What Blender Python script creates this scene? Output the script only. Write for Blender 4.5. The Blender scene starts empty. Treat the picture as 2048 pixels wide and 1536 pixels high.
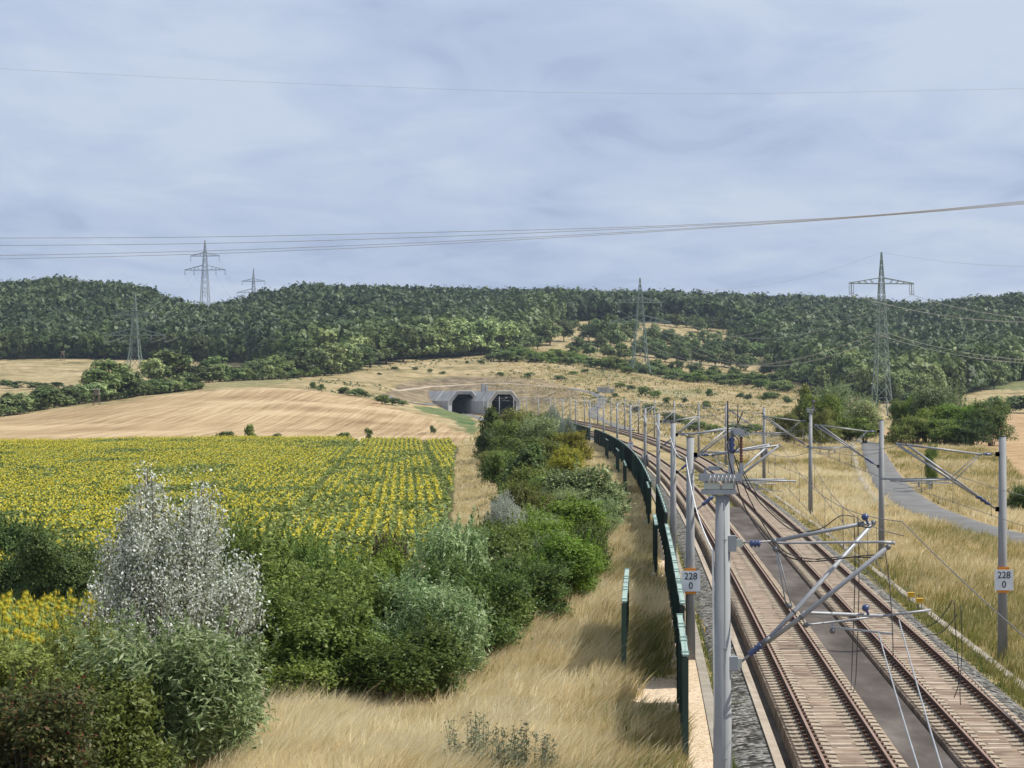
import bpy, math, random
import numpy as np
from mathutils import Vector, Matrix
C = bpy.context
SC = C.scene
R = math.radians
# ------------------------------------------------------------------ camera
F = 4608.0      # focal length in photo pixels (2048 wide)
YH = 784.0      # horizon row in the photo
HC = 8.3        # eye height above the rail heads (standing on a road bridge)
cam_d = bpy.data.cameras.new('camera')
cam_d.sensor_width = 36.0
cam_d.lens = F / 2048 * 36.0
cam_d.shift_y = (YH - 768.0) / 2048.0
cam_d.clip_start = 0.5
cam_d.clip_end = 30000
cam = bpy.data.objects.new('camera', cam_d)
SC.collection.objects.link(cam)
cam.location = (0, 0, HC)
cam.rotation_euler = (R(90), 0, 0)
SC.camera = cam
# ------------------------------------------------------------------ world, sun, exposure
SC.view_settings.view_transform = 'Standard'
SC.view_settings.look = 'None'
SC.view_settings.gamma = 1.0
SC.view_settings.exposure = 0.16
SUN_EL, SUN_AZ = 52.0, 92.0        # azimuth clockwise from the viewing direction
world = bpy.data.worlds.new('World')
SC.world = world
world.use_nodes = True
wn, wl = world.node_tree.nodes, world.node_tree.links
wn.clear()


def wnode(t, **kw):
    n = wn.new(t)
    for k, v in kw.items():
        setattr(n, k, v)
    return n


w_out = wnode('ShaderNodeOutputWorld')
w_bg = wnode('ShaderNodeBackground')
w_bg.inputs['Strength'].default_value = 1.0
sky = wnode('ShaderNodeTexSky', sky_type='NISHITA', sun_disc=False)
sky.sun_elevation = R(SUN_EL)
sky.sun_rotation = R(SUN_AZ)
sky.air_density = 1.0
sky.dust_density = 1.5
w_sc = wnode('ShaderNodeVectorMath', operation='SCALE')
w_sc.inputs['Scale'].default_value = 0.075
wl.new(sky.outputs[0], w_sc.inputs[0])
tc = wnode('ShaderNodeTexCoord')
sep = wnode('ShaderNodeSeparateXYZ')
wl.new(tc.outputs['Generated'], sep.inputs[0])


def wmath(op, a, b=None, clamp=False):
    n = wnode('ShaderNodeMath', operation=op)
    n.use_clamp = clamp
    for i, x in enumerate((a, b)):
        if x is None:
            continue
        if isinstance(x, (int, float)):
            n.inputs[i].default_value = x
        else:
            wl.new(x, n.inputs[i])
    return n.outputs[0]


zc = wmath('MAXIMUM', wmath('ADD', sep.outputs[2], 0.085), 0.03)
cx = wmath('DIVIDE', sep.outputs[0], zc)
cy = wmath('DIVIDE', sep.outputs[1], zc)
comb = wnode('ShaderNodeCombineXYZ')
wl.new(cx, comb.inputs[0])
wl.new(wmath('MULTIPLY', cy, 0.60), comb.inputs[1])


def wnoise(scale, detail, rough, dist, off):
    m = wnode('ShaderNodeMapping')
    m.inputs['Location'].default_value = off
    m.inputs['Rotation'].default_value = (0, 0, R(-14))
    wl.new(comb.outputs[0], m.inputs[0])
    n = wnode('ShaderNodeTexNoise')
    n.inputs['Scale'].default_value = scale
    n.inputs['Detail'].default_value = detail
    n.inputs['Roughness'].default_value = rough
    n.inputs['Distortion'].default_value = dist
    wl.new(m.outputs[0], n.inputs['Vector'])
    return n.outputs['Fac']


n1 = wnoise(3.0, 8, 0.58, 0.6, (3.1, 1.7, 0))
n2 = wnoise(1.15, 5, 0.5, 0.3, (7.7, 2.9, 4))
nm = wmath('ADD', wmath('ADD', wmath('MULTIPLY', n1, 0.38), wmath('MULTIPLY', n2, 0.62)), wmath('ADD', wmath('MULTIPLY', sep.outputs[2], 0.28), wmath('MULTIPLY', sep.outputs[0], 0.12)))
ramp = wnode('ShaderNodeValToRGB')
cr = ramp.color_ramp
cr.elements[0].position = 0.42
cr.elements[0].color = (0.368, 0.446, 0.640, 1)
cr.elements[1].position = 0.63
cr.elements[1].color = (0.575, 0.648, 0.785, 1)
e = cr.elements.new(0.48)
e.color = (0.440, 0.525, 0.705, 1)
e = cr.elements.new(0.55)
e.color = (0.500, 0.578, 0.748, 1)
wl.new(nm, ramp.inputs[0])
w_mix = wnode('ShaderNodeMix', data_type='RGBA')
w_mix.inputs['Factor'].default_value = 0.85
wl.new(w_sc.outputs[0], w_mix.inputs[6])
wl.new(ramp.outputs[0], w_mix.inputs[7])
wl.new(w_mix.outputs[2], w_bg.inputs['Color'])
wl.new(w_bg.outputs[0], w_out.inputs[0])

sun_d = bpy.data.lights.new('sun', 'SUN')
sun_d.energy = 4.8
sun_d.angle = R(0.6)
sun_d.color = (1.0, 0.955, 0.88)
sun = bpy.data.objects.new('sun', sun_d)
SC.collection.objects.link(sun)
_ce = math.cos(R(SUN_EL))
to_sun = Vector((_ce * math.sin(R(SUN_AZ)), _ce * math.cos(R(SUN_AZ)), math.sin(R(SUN_EL))))
sun.rotation_euler = to_sun.to_track_quat('Z', 'Y').to_euler()
sun.location = (60, -20, 120)

# ------------------------------------------------------------------ helpers
rng = np.random.default_rng(7)
random.seed(7)
COL = SC.collection


def lin(r, g, b):
    f = lambda c: c / 12.92 if c <= 0.04045 else ((c + 0.055) / 1.055) ** 2.4
    return (f(r / 255), f(g / 255), f(b / 255), 1)


def P(px, py, d):
    """a point at distance d seen at photo pixel (px, py)"""
    return Vector(((px - 1024) * d / F, d, HC + (YH - py) * d / F))


def proj(p):
    return 1024 + p[0] * F / p[1], YH - (p[2] - HC) * F / p[1]


ORD = ['first', 'second', 'third', 'fourth', 'fifth', 'sixth', 'seventh', 'eighth', 'ninth', 'tenth', 'eleventh', 'twelfth',
       'thirteenth', 'fourteenth', 'fifteenth', 'sixteenth', 'seventeenth', 'eighteenth', 'nineteenth']
TENS = ['twentieth', 'thirtieth', 'fortieth', 'fiftieth', 'sixtieth', 'seventieth', 'eightieth', 'ninetieth']
TENW = ['twenty', 'thirty', 'forty', 'fifty', 'sixty', 'seventy', 'eighty', 'ninety']


def nth(i):
    """1 -> first"""
    if i < 20:
        return ORD[i - 1]
    if i >= 100:
        return 'hundredth' if i == 100 else 'hundred and ' + nth(i - 100)
    return TENS[i // 10 - 2] if i % 10 == 0 else TENW[i // 10 - 2] + '-' + ORD[i % 10 - 1]


def tag(o, label=None, cat=None, group=None, kind=None):
    if label:
        o['label'] = label
    if cat:
        o['category'] = cat
    if group:
        o['group'] = group
    if kind:
        o['kind'] = kind
    return o


def empty(name, loc, rz=0.0, scale=None):
    o = bpy.data.objects.new(name, None)
    COL.objects.link(o)
    o.location = loc
    o.rotation_euler = (0, 0, rz)
    if scale:
        o.scale = scale
    o.empty_display_size = 0.3
    return o


def link_mesh(name, me, mat=None, parent=None):
    o = bpy.data.objects.new(name, me)
    COL.objects.link(o)
    if mat is not None and not me.materials:
        for m in (mat if isinstance(mat, (list, tuple)) else [mat]):
            me.materials.append(m)
    if parent is not None:
        o.parent = parent
    return o


def copy_tree(o, parent=None):
    c = o.copy()
    COL.objects.link(c)
    c.parent = parent
    for ch in o.children:
        copy_tree(ch, c)
    return c


def np_mesh(name, verts, sizes, loops, mat_idx=None, attrs=None, smooth=False):
    """mesh straight from arrays: sizes = corners per face, loops = vertex ids"""
    me = bpy.data.meshes.new(name)
    verts = np.asarray(verts, dtype=np.float32)
    me.vertices.add(len(verts))
    me.vertices.foreach_set('co', verts.ravel())
    loops = np.asarray(loops, dtype=np.int32).ravel()
    sizes = np.asarray(sizes, dtype=np.int32)
    me.loops.add(len(loops))
    me.loops.foreach_set('vertex_index', loops)
    starts = np.concatenate(([0], np.cumsum(sizes)[:-1])).astype(np.int32)
    me.polygons.add(len(sizes))
    me.polygons.foreach_set('loop_start', starts)
    if mat_idx is not None:
        me.polygons.foreach_set('material_index', np.asarray(mat_idx, dtype=np.int32))
    me.polygons.foreach_set('use_smooth', np.full(len(sizes), smooth, dtype=bool))
    for nm_, (dom, arr) in (attrs or {}).items():
        a = me.attributes.new(nm_, 'FLOAT', dom)
        a.data.foreach_set('value', np.asarray(arr, dtype=np.float32).ravel())
    me.update(calc_edges=True)
    return me


class MB:
    """collects simple solids and builds ONE mesh object from them"""

    def __init__(self):
        self.v, self.f, self.s = [], [], []

    def poly(self, pts, faces, smooth=False):
        b = len(self.v)
        self.v += [tuple(p) for p in pts]
        for f in faces:
            self.f.append([b + i for i in f])
            self.s.append(smooth)
        return self

    def box(self, c, size, rz=0.0, mat=None):
        x, y, z = size[0] / 2, size[1] / 2, size[2] / 2
        pts = [Vector((sx * x, sy * y, sz * z)) for sz in (-1, 1) for sy in (-1, 1) for sx in (-1, 1)]
        m = mat if mat is not None else Matrix.Rotation(rz, 3, 'Z')
        pts = [m @ p + Vector(c) for p in pts]
        return self.poly(pts, [(0, 2, 3, 1), (4, 5, 7, 6), (0, 1, 5, 4), (2, 6, 7, 3), (0, 4, 6, 2), (1, 3, 7, 5)])

    def beam(self, p0, p1, w, h=None):
        p0, p1 = Vector(p0), Vector(p1)
        d = p1 - p0
        L = d.length
        if L < 1e-6:
            return self
        q = d.to_track_quat('Z', 'Y').to_matrix()
        return self.box((p0 + p1) / 2, (w, h or w, L), mat=q)

    def tube(self, pts, r, n=8, cap=True):
        pts = [Vector(p) for p in pts]
        rs = r if isinstance(r, (list, tuple)) else [r] * len(pts)
        rings = []
        up = None
        for i, p in enumerate(pts):
            d = (pts[min(i + 1, len(pts) - 1)] - pts[max(i - 1, 0)])
            if d.length < 1e-9:
                d = Vector((0, 0, 1))
            d.normalize()
            if up is None:
                up = Vector((0, 0, 1)) if abs(d.z) < 0.9 else Vector((1, 0, 0))
            a = d.cross(up)
            if a.length < 1e-5:
                a = d.orthogonal()
            a.normalize()
            b = d.cross(a).normalized()
            rings.append([p + (a * math.cos(2 * math.pi * k / n) + b * math.sin(2 * math.pi * k / n)) * rs[i] for k in range(n)])
        b0 = len(self.v)
        for rg in rings:
            self.v += [tuple(q) for q in rg]
        for i in range(len(rings) - 1):
            for k in range(n):
                a0, a1 = b0 + i * n + k, b0 + i * n + (k + 1) % n
                self.f.append([a0, a1, a1 + n, a0 + n])
                self.s.append(True)
        if cap:
            self.f.append([b0 + k for k in range(n)][::-1])
            self.s.append(False)
            self.f.append([b0 + (len(rings) - 1) * n + k for k in range(n)])
            self.s.append(False)
        return self

    def ball(self, c, r, n=10, m=6, sz=1.0):
        pts, faces = [], []
        for i in range(m + 1):
            t = math.pi * i / m
            for k in range(n):
                a = 2 * math.pi * k / n
                pts.append((c[0] + r * math.sin(t) * math.cos(a), c[1] + r * math.sin(t) * math.sin(a), c[2] + sz * r * math.cos(t)))
        for i in range(m):
            for k in range(n):
                k2 = (k + 1) % n
                faces.append((i * n + k, (i + 1) * n + k, (i + 1) * n + k2, i * n + k2))
        return self.poly(pts, faces, True)

    def mesh(self, name):
        me = bpy.data.meshes.new(name)
        me.from_pydata(self.v, [], self.f)
        me.polygons.foreach_set('use_smooth', self.s)
        me.update()
        return me

    def build(self, name, mat, parent=None):
        return link_mesh(name, self.mesh(name), mat, parent)


# ------------------------------------------------------------------ value noise (numpy)
def vnoise(x, y, seed=0):
    x = np.asarray(x, dtype=np.float64)
    y = np.asarray(y, dtype=np.float64)
    xi, yi = np.floor(x).astype(np.int64), np.floor(y).astype(np.int64)
    fx, fy = x - xi, y - yi
    fx, fy = fx * fx * (3 - 2 * fx), fy * fy * (3 - 2 * fy)

    def h(a, b):
        n = (a * 374761393 + b * 668265263 + seed * 1442695041) & 0x7fffffff
        n = ((n ^ (n >> 13)) * 1274126177) & 0x7fffffff
        return ((n ^ (n >> 16)) & 0xffff) / 65535.0
    return (h(xi, yi) * (1 - fx) + h(xi + 1, yi) * fx) * (1 - fy) + (h(xi, yi + 1) * (1 - fx) + h(xi + 1, yi + 1) * fx) * fy


def fbm(x, y, seed=0, oct_=4):
    s, a, t = 0, 0.5, 0
    for i in range(oct_):
        s = s + a * vnoise(x * 2 ** i, y * 2 ** i, seed + i)
        t += a
        a *= 0.5
    return s / t


# ------------------------------------------------------------------ track alignment (left and right track centre lines)
_t1 = np.array([(2, 4.6), (15, 5.5), (30, 6.5), (52, 7.85), (76.7, 9.25), (112.7, 11.1), (164, 13.6), (218, 15.9), (277, 17.7), (327, 18.3), (377, 18.2),
                (427, 17.6), (478, 16.5), (528, 15), (578, 13), (628, 10.4), (678, 7.6), (740, 3.2), (800, -2), (860, -8.5), (935, -18), (980, -24)])
_sp = np.array([(2, 3.9), (52, 3.9), (80, 3.85), (110, 3.85), (165, 4.25), (224, 4.9), (280, 5.5), (339, 6.5), (400, 7.3), (450, 7.8), (495, 8.2), (535, 8.6), (580, 9.1), (625, 9.8),
                (670, 10.6), (740, 10.8), (800, 11.0), (860, 12.2), (905, 14.0), (960, 16.0)])
_t2 = np.array([(d_, np.interp(d_, _t1[:, 0], _t1[:, 1]) + sp_) for d_, sp_ in _sp])
_pc1 = np.polyfit(_t1[:, 0] / 1000, _t1[:, 1], 7)
_pc2 = np.polyfit(_t2[:, 0] / 1000, _t2[:, 1], 7)


def T1(d):
    return np.polyval(_pc1, np.asarray(d, dtype=float) / 1000)


def T2(d):
    return np.polyval(_pc2, np.asarray(d, dtype=float) / 1000)


# ------------------------------------------------------------------ terrain heights
RIDGE = [(-500, 565, 1800), (0, 560, 1800), (100, 553, 1800), (200, 558, 1800), (280, 566, 1800), (315, 592, 1790), (350, 604, 1780), (410, 616, 1750),
         (455, 608, 1780), (530, 577, 1800), (600, 569, 1850), (700, 571, 1900), (800, 573, 1950), (900, 576, 2000), (1100, 581, 2100),
         (1300, 586, 2150), (1500, 590, 2150), (1650, 590, 2100), (1760, 598, 2100), (1850, 603, 2050), (1950, 594, 1950), (2048, 584, 1900), (2600, 575, 1900)]
PROF = {
    -500: [(450, 885), (600, 852), (720, 834), (900, 797), (1100, 760), (1330, 728), (1500, 690)],
    0: [(450, 885), (600, 846), (720, 826), (900, 790), (1100, 756), (1330, 722), (1500, 688)],
    300: [(450, 885), (600, 836), (780, 791), (1000, 762), (1210, 736), (1310, 719), (1500, 690)],
    450: [(450, 885), (600, 833), (780, 782), (1000, 755), (1200, 737), (1300, 724), (1450, 700)],
    600: [(450, 885), (600, 830), (790, 780), (1000, 750), (1090, 741), (1400, 695)],
    750: [(450, 885), (600, 840), (760, 800), (950, 765), (1100, 738), (1400, 690)],
    900: [(450, 880), (506, 866), (700, 838), (860, 821), (925, 814), (936, 812), (965, 786), (1005, 769), (1150, 731), (1250, 716), (1500, 678)],
    950: [(450, 882), (560, 860), (700, 843), (860, 829), (935, 822), (965, 790), (1000, 770), (1150, 730), (1280, 712), (1500, 678)],
    1000: [(890, 830), (915, 815), (950, 788), (990, 771), (1150, 729), (1300, 708), (1500, 678)],
    1100: [(820, 834), (860, 818), (940, 787), (985, 773), (1200, 726), (1350, 703), (1550, 655)],
    1200: [(700, 842), (800, 826), (900, 794), (1000, 778), (1200, 736), (1350, 712), (1550, 668), (1650, 645)],
    1300: [(700, 842), (800, 826), (900, 801), (1000, 783), (1210, 752), (1350, 722), (1550, 675), (1700, 645)],
    1500: [(600, 852), (800, 826), (1000, 797), (1200, 770), (1400, 740), (1600, 700), (1720, 665)],
    1750: [(600, 852), (780, 833), (1000, 805), (1200, 778), (1400, 742), (1700, 690)],
    2048: [(700, 842), (900, 828), (1000, 808), (1100, 780), (1250, 757), (1400, 735), (1700, 690)],
    2600: [(700, 842), (900, 828), (1000, 808), (1100, 780), (1250, 757), (1400, 735), (1700, 690)],
}
_ND = 420
_dl = np.exp(np.linspace(math.log(2.0), math.log(9500.0), _ND))
_pk = sorted(PROF)
_tab = np.zeros((len(_pk), _ND))
_rp = np.array(RIDGE, dtype=float)
for i_, k_ in enumerate(_pk):
    left = k_ <= 950
    near = [(2, -0.6), (60, -0.6), (80, -1.1), (100, -1.6), (430, -1.6)] if left else [(2, -0.6), (500, -0.6)]
    pts_ = near + [(d_, HC + (YH - y_) * d_ / F) for d_, y_ in PROF[k_]]
    ry, rd = np.interp(k_, _rp[:, 0], _rp[:, 1]), np.interp(k_, _rp[:, 0], _rp[:, 2])
    rz_ = HC + (YH - ry) * rd / F - 17.0
    pts_ += [(rd, rz_), (rd + 150, rz_ + 1), (rd + 600, rz_ - 14), (rd + 2000, rz_ - 70), (9500, rz_ - 130)]
    pts_ = np.array(pts_)
    _tab[i_] = np.interp(_dl, pts_[:, 0], pts_[:, 1])
_px_f = np.arange(-500, 2601, 20.0)
_TAB = np.zeros((len(_px_f), _ND))
for j_ in range(_ND):
    _TAB[:, j_] = np.interp(_px_f, _pk, _tab[:, j_])
# the ridge line wants its own dense columns
for i_, k_ in enumerate(_px_f):
    ry, rd = np.interp(k_, _rp[:, 0], _rp[:, 1]), np.interp(k_, _rp[:, 0], _rp[:, 2])
    rz_ = HC + (YH - ry) * rd / F - 17.0
    w_ = np.clip((_dl - (rd - 420)) / 350, 0, 1)
    tgt = np.interp(_dl, [rd - 420, rd, rd + 150, rd + 600, rd + 2000, 9500],
                    [np.interp(rd - 420, _dl, _TAB[i_]), rz_, rz_ + 1, rz_ - 14, rz_ - 70, rz_ - 130])
    _TAB[i_] = _TAB[i_] * (1 - w_) + tgt * w_


def _blur(a, n, axis):
    k = np.ones(2 * n + 1) / (2 * n + 1)
    pad = [(0, 0), (0, 0)]
    pad[axis] = (n, n)
    b = np.pad(a, pad, mode='edge')
    return np.apply_along_axis(lambda r: np.convolve(r, k, 'valid'), axis, b)


_TAB = _blur(_blur(_blur(_blur(_TAB, 1, 0), 1, 0), 1, 1), 1, 1)
_LD0, _LDS = math.log(2.0), (math.log(9500.0) - math.log(2.0)) / (_ND - 1)


def zt(X, Y):
    """ground height"""
    X, Y = np.asarray(X, dtype=float), np.maximum(np.asarray(Y, dtype=float), 2.0)
    px = np.clip(1024 + X * F / Y, -500, 2600)
    u = (px + 500) / 20.0
    v = np.clip((np.log(Y) - _LD0) / _LDS, 0, _ND - 1.001)
    ui = np.clip(np.floor(u).astype(int), 0, len(_px_f) - 2)
    vi = np.floor(v).astype(int)
    fu, fv = u - ui, v - vi
    z = (_TAB[ui, vi] * (1 - fu) + _TAB[ui + 1, vi] * fu) * (1 - fv) + (_TAB[ui, vi + 1] * (1 - fu) + _TAB[ui + 1, vi + 1] * fu) * fv
    # gentle unevenness, none on the railway
    amp = np.clip((Y - 120) / 700, 0.04, 1.0)
    z = z + (fbm(X / 45, Y / 60, 3) - 0.5) * 2.4 * amp + (vnoise(X / 5, Y / 7, 9) - 0.5) * 0.12
    a, b = T1(Y), T2(Y)
    lo, hi = np.minimum(a, b) - 4.6, np.maximum(a, b) + 4.4
    out = np.maximum(np.maximum(lo - X, X - hi), 0.0)
    wid = np.clip(Y * 0.03, 3.0, 14.0)
    w = np.clip(out / wid, 0, 1)
    w = w * w * (3 - 2 * w)
    y0_ = np.where(X < -11, 930, 905)
    w = np.where(Y > y0_, np.maximum(w, np.clip((Y - y0_) / 30, 0, 1)), w)
    return -0.66 * (1 - w) + z * w


def z1(x, y):
    return float(zt(x, y))


def ground_at(px, py):
    """where the sight line through a photo pixel meets the ground"""
    d = np.concatenate((np.arange(40, 500, 0.5), np.arange(500, 2600, 2.0)))
    X = (px - 1024) * d / F
    y = YH + (HC - zt(X, d)) * F / d
    i = int(np.argmax(y <= py))
    if i == 0:
        i = 1 if y[0] <= py else len(d) - 1
    t = (y[i - 1] - py) / max(y[i - 1] - y[i], 1e-6)
    dd = d[i - 1] + (d[i] - d[i - 1]) * min(max(t, 0), 1)
    return Vector(((px - 1024) * dd / F, dd, z1((px - 1024) * dd / F, dd)))


def in_poly(X, Y, poly):
    X, Y = np.asarray(X), np.asarray(Y)
    r = np.zeros(X.shape, dtype=bool)
    n = len(poly)
    for i in range(n):
        x0, y0 = poly[i][0], poly[i][1]
        x1, y1 = poly[(i + 1) % n][0], poly[(i + 1) % n][1]
        c = ((y0 > Y) != (y1 > Y))
        r ^= c & (X < (x1 - x0) * (Y - y0) / ((y1 - y0) if y1 != y0 else 1e-9) + x0)
    return r


# ------------------------------------------------------------------ materials
def new_mat(name):
    m = bpy.data.materials.new(name)
    m.use_nodes = True
    nt = m.node_tree
    b = nt.nodes['Principled BSDF']
    return m, nt.nodes, nt.links, b


def noise_node(nodes, links, vec, scale, detail=4, rough=0.55, dist=0.0, mapping=None):
    n = nodes.new('ShaderNodeTexNoise')
    n.inputs['Scale'].default_value = scale
    n.inputs['Detail'].default_value = detail
    n.inputs['Roughness'].default_value = rough
    n.inputs['Distortion'].default_value = dist
    if mapping:
        mp = nodes.new('ShaderNodeMapping')
        mp.inputs['Scale'].default_value = mapping[0]
        if len(mapping) > 1:
            mp.inputs['Rotation'].default_value = mapping[1]
        links.new(vec, mp.inputs[0])
        vec = mp.outputs[0]
    links.new(vec, n.inputs['Vector'])
    return n.outputs['Fac']


def ramp_node(nodes, links, fac, stops):
    r = nodes.new('ShaderNodeValToRGB')
    el = r.color_ramp.elements
    while len(el) < len(stops):
        el.new(0.5)
    for e_, (p_, c_) in zip(el, stops):
        e_.position = p_
        e_.color = (*c_[:3], 1)
    links.new(fac, r.inputs[0])
    return r.outputs[0]


def mix_node(nodes, links, fac, a, b, blend='MIX'):
    m = nodes.new('ShaderNodeMix')
    m.data_type = 'RGBA'
    m.blend_type = blend
    for i, x in ((0, fac), (6, a), (7, b)):
        if isinstance(x, (int, float)):
            m.inputs[i].default_value = x
        elif isinstance(x, tuple):
            m.inputs[i].default_value = (*x[:3], 1)
        else:
            links.new(x, m.inputs[i])
    return m.outputs[2]


def surf_mat(name, stops, scale, rough=0.8, bump=0.0, bump_scale=None, metal=0.0, detail=5, mapping=None, spec=0.3, bdist=0.02):
    m, N, L, b = new_mat(name)
    g = N.new('ShaderNodeNewGeometry')
    f = noise_node(N, L, g.outputs['Position'], scale, detail, 0.6, mapping=mapping)
    L.new(ramp_node(N, L, f, stops), b.inputs['Base Color'])
    b.inputs['Roughness'].default_value = rough
    b.inputs['Metallic'].default_value = metal
    b.inputs['Specular IOR Level'].default_value = spec
    if bump:
        f2 = noise_node(N, L, g.outputs['Position'], bump_scale or scale * 3, 4, 0.6)
        bp = N.new('ShaderNodeBump')
        bp.inputs['Strength'].default_value = bump
        bp.inputs['Distance'].default_value = bdist
        L.new(f2, bp.inputs['Height'])
        L.new(bp.outputs[0], b.inputs['Normal'])
    return m


def gravel_mat(name, stops, scale, bump=0.8):
    m, N, L, b = new_mat(name)
    g = N.new('ShaderNodeNewGeometry')
    v = N.new('ShaderNodeTexVoronoi')
    v.inputs['Scale'].default_value = scale
    L.new(g.outputs['Position'], v.inputs['Vector'])
    sp = N.new('ShaderNodeSeparateColor')
    L.new(v.outputs['Color'], sp.inputs[0])
    f = noise_node(N, L, g.outputs['Position'], 0.6, 3)
    mx = N.new('ShaderNodeMath')
    mx.operation = 'MULTIPLY_ADD'
    L.new(f, mx.inputs[0])
    mx.inputs[1].default_value = 0.35
    L.new(sp.outputs[0], mx.inputs[2])
    L.new(ramp_node(N, L, mx.outputs[0], stops), b.inputs['Base Color'])
    b.inputs['Roughness'].default_value = 0.95
    b.inputs['Specular IOR Level'].default_value = 0.05
    bp = N.new('ShaderNodeBump')
    bp.inputs['Strength'].default_value = bump
    bp.inputs['Distance'].default_value = 0.05
    bp.invert = True
    L.new(v.outputs['Distance'], bp.inputs['Height'])
    L.new(bp.outputs[0], b.inputs['Normal'])
    return m


def leaf_mat(name, stops, transl=0.42, attr=None, obj_var=0.32, rough=0.5):
    """foliage: a colour of its own for every leaf, a slight tint for every plant"""
    m, N, L, b = new_mat(name)
    out = [n for n in N if n.type == 'OUTPUT_MATERIAL'][0]
    g = N.new('ShaderNodeNewGeometry')
    rnd = g.outputs['Random Per Island']
    if attr:
        a = N.new('ShaderNodeAttribute')
        a.attribute_name = attr
        mm = N.new('ShaderNodeMath')
        mm.operation = 'MULTIPLY_ADD'
        L.new(rnd, mm.inputs[0])
        mm.inputs[1].default_value = 0.16
        m2 = N.new('ShaderNodeMath')
        m2.operation = 'MULTIPLY_ADD'
        L.new(a.outputs['Fac'], m2.inputs[0])
        m2.inputs[1].default_value = 0.84
        L.new(mm.outputs[0], m2.inputs[2])
        mm.inputs[2].default_value = 0.0
        fac = m2.outputs[0]
    else:
        fac = rnd
    col = ramp_node(N, L, fac, stops)
    if obj_var:
        oi = N.new('ShaderNodeObjectInfo')
        hs = N.new('ShaderNodeHueSaturation')
        mr = N.new('ShaderNodeMapRange')
        mr.inputs['To Min'].default_value = 1 - obj_var
        mr.inputs['To Max'].default_value = 1 + obj_var
        L.new(oi.outputs['Random'], mr.inputs[0])
        L.new(mr.outputs[0], hs.inputs['Value'])
        mr2 = N.new('ShaderNodeMapRange')
        mr2.inputs['To Min'].default_value = 0.485
        mr2.inputs['To Max'].default_value = 0.515
        ml = N.new('ShaderNodeMath')
        ml.operation = 'FRACT'
        mk = N.new('ShaderNodeMath')
        mk.operation = 'MULTIPLY'
        mk.inputs[1].default_value = 7.31
        L.new(oi.outputs['Random'], mk.inputs[0])
        L.new(mk.outputs[0], ml.inputs[0])
        L.new(ml.outputs[0], mr2.inputs[0])
        L.new(mr2.outputs[0], hs.inputs['Hue'])
        L.new(col, hs.inputs['Color'])
        col = hs.outputs[0]
    L.new(col, b.inputs['Base Color'])
    b.inputs['Roughness'].default_value = rough
    b.inputs['Specular IOR Level'].default_value = 0.25
    if transl:
        tr = N.new('ShaderNodeBsdfTranslucent')
        L.new(col, tr.inputs['Color'])
        ms = N.new('ShaderNodeMixShader')
        ms.inputs[0].default_value = transl
        L.new(b.outputs[0], ms.inputs[1])
        L.new(tr.outputs[0], ms.inputs[2])
        L.new(ms.outputs[0], out.inputs[0])
    return m


def plain(name, col, rough=0.6, metal=0.0, spec=0.4):
    return surf_mat(name, [(0.3, tuple(c * 0.86 for c in col)), (0.7, tuple(min(c * 1.1, 1) for c in col))], 2.5, rough, metal=metal, spec=spec)


M = {}
M['galv'] = surf_mat('weathered concrete and zinc grey', [(0.25, (0.23, 0.245, 0.26)), (0.6, (0.32, 0.335, 0.35)), (0.8, (0.40, 0.41, 0.42))], 3.0, 0.7, mapping=((1, 1, 0.25),), spec=0.35)
M['mast'] = surf_mat('spun concrete', [(0.25, (0.20, 0.207, 0.21)), (0.5, (0.265, 0.272, 0.275)), (0.75, (0.32, 0.325, 0.325))], 2.2, 0.75, mapping=((1, 1, 0.3),), spec=0.3)
M['mastcap'] = plain('rusty cap', (0.09, 0.08, 0.06), 0.8)
M['alu'] = surf_mat('dull aluminium tube', [(0.3, (0.24, 0.247, 0.26)), (0.7, (0.34, 0.347, 0.36))], 4.0, 0.5, metal=0.3)
M['steel'] = plain('dark fittings', (0.14, 0.145, 0.155), 0.5, 0.4)
M['blue'] = plain('blue glazed insulator', (0.045, 0.065, 0.16), 0.3, 0.0, 0.5)
M['brownins'] = plain('brown glazed insulator', (0.12, 0.045, 0.025), 0.3, 0.0, 0.5)
M['cable'] = plain('black cable', (0.035, 0.032, 0.033), 0.6)
M['whitepipe'] = plain('pale conduit', (0.72, 0.72, 0.70), 0.5)
M['wire'] = plain('weathered copper wire', (0.15, 0.145, 0.135), 0.55, 0.3)
M['hvwire'] = plain('aluminium conductor', (0.42, 0.39, 0.34), 0.5, 0.1)
M['pylon'] = plain('green painted lattice steel', (0.17, 0.22, 0.19), 0.6, 0.0)
M['pylonfar'] = plain('grey lattice steel', (0.24, 0.26, 0.26), 0.6, 0.0)
M['fence'] = surf_mat('dark green sheet steel', [(0.3, (0.010, 0.025, 0.018)), (0.7, (0.019, 0.043, 0.032))], 1.2, 0.5, mapping=((1, 1, 0.2),), spec=0.4)
def _fence_vary():
    nt = M['fence'].node_tree
    b_ = nt.nodes['Principled BSDF']
    src = b_.inputs['Base Color'].links[0].from_socket
    oi = nt.nodes.new('ShaderNodeObjectInfo')
    mr = nt.nodes.new('ShaderNodeMapRange')
    mr.inputs['To Min'].default_value = 0.55
    mr.inputs['To Max'].default_value = 1.9
    hs = nt.nodes.new('ShaderNodeHueSaturation')
    nt.links.new(oi.outputs['Random'], mr.inputs[0])
    nt.links.new(mr.outputs[0], hs.inputs['Value'])
    nt.links.new(src, hs.inputs['Color'])
    nt.links.new(hs.outputs[0], b_.inputs['Base Color'])


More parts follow.
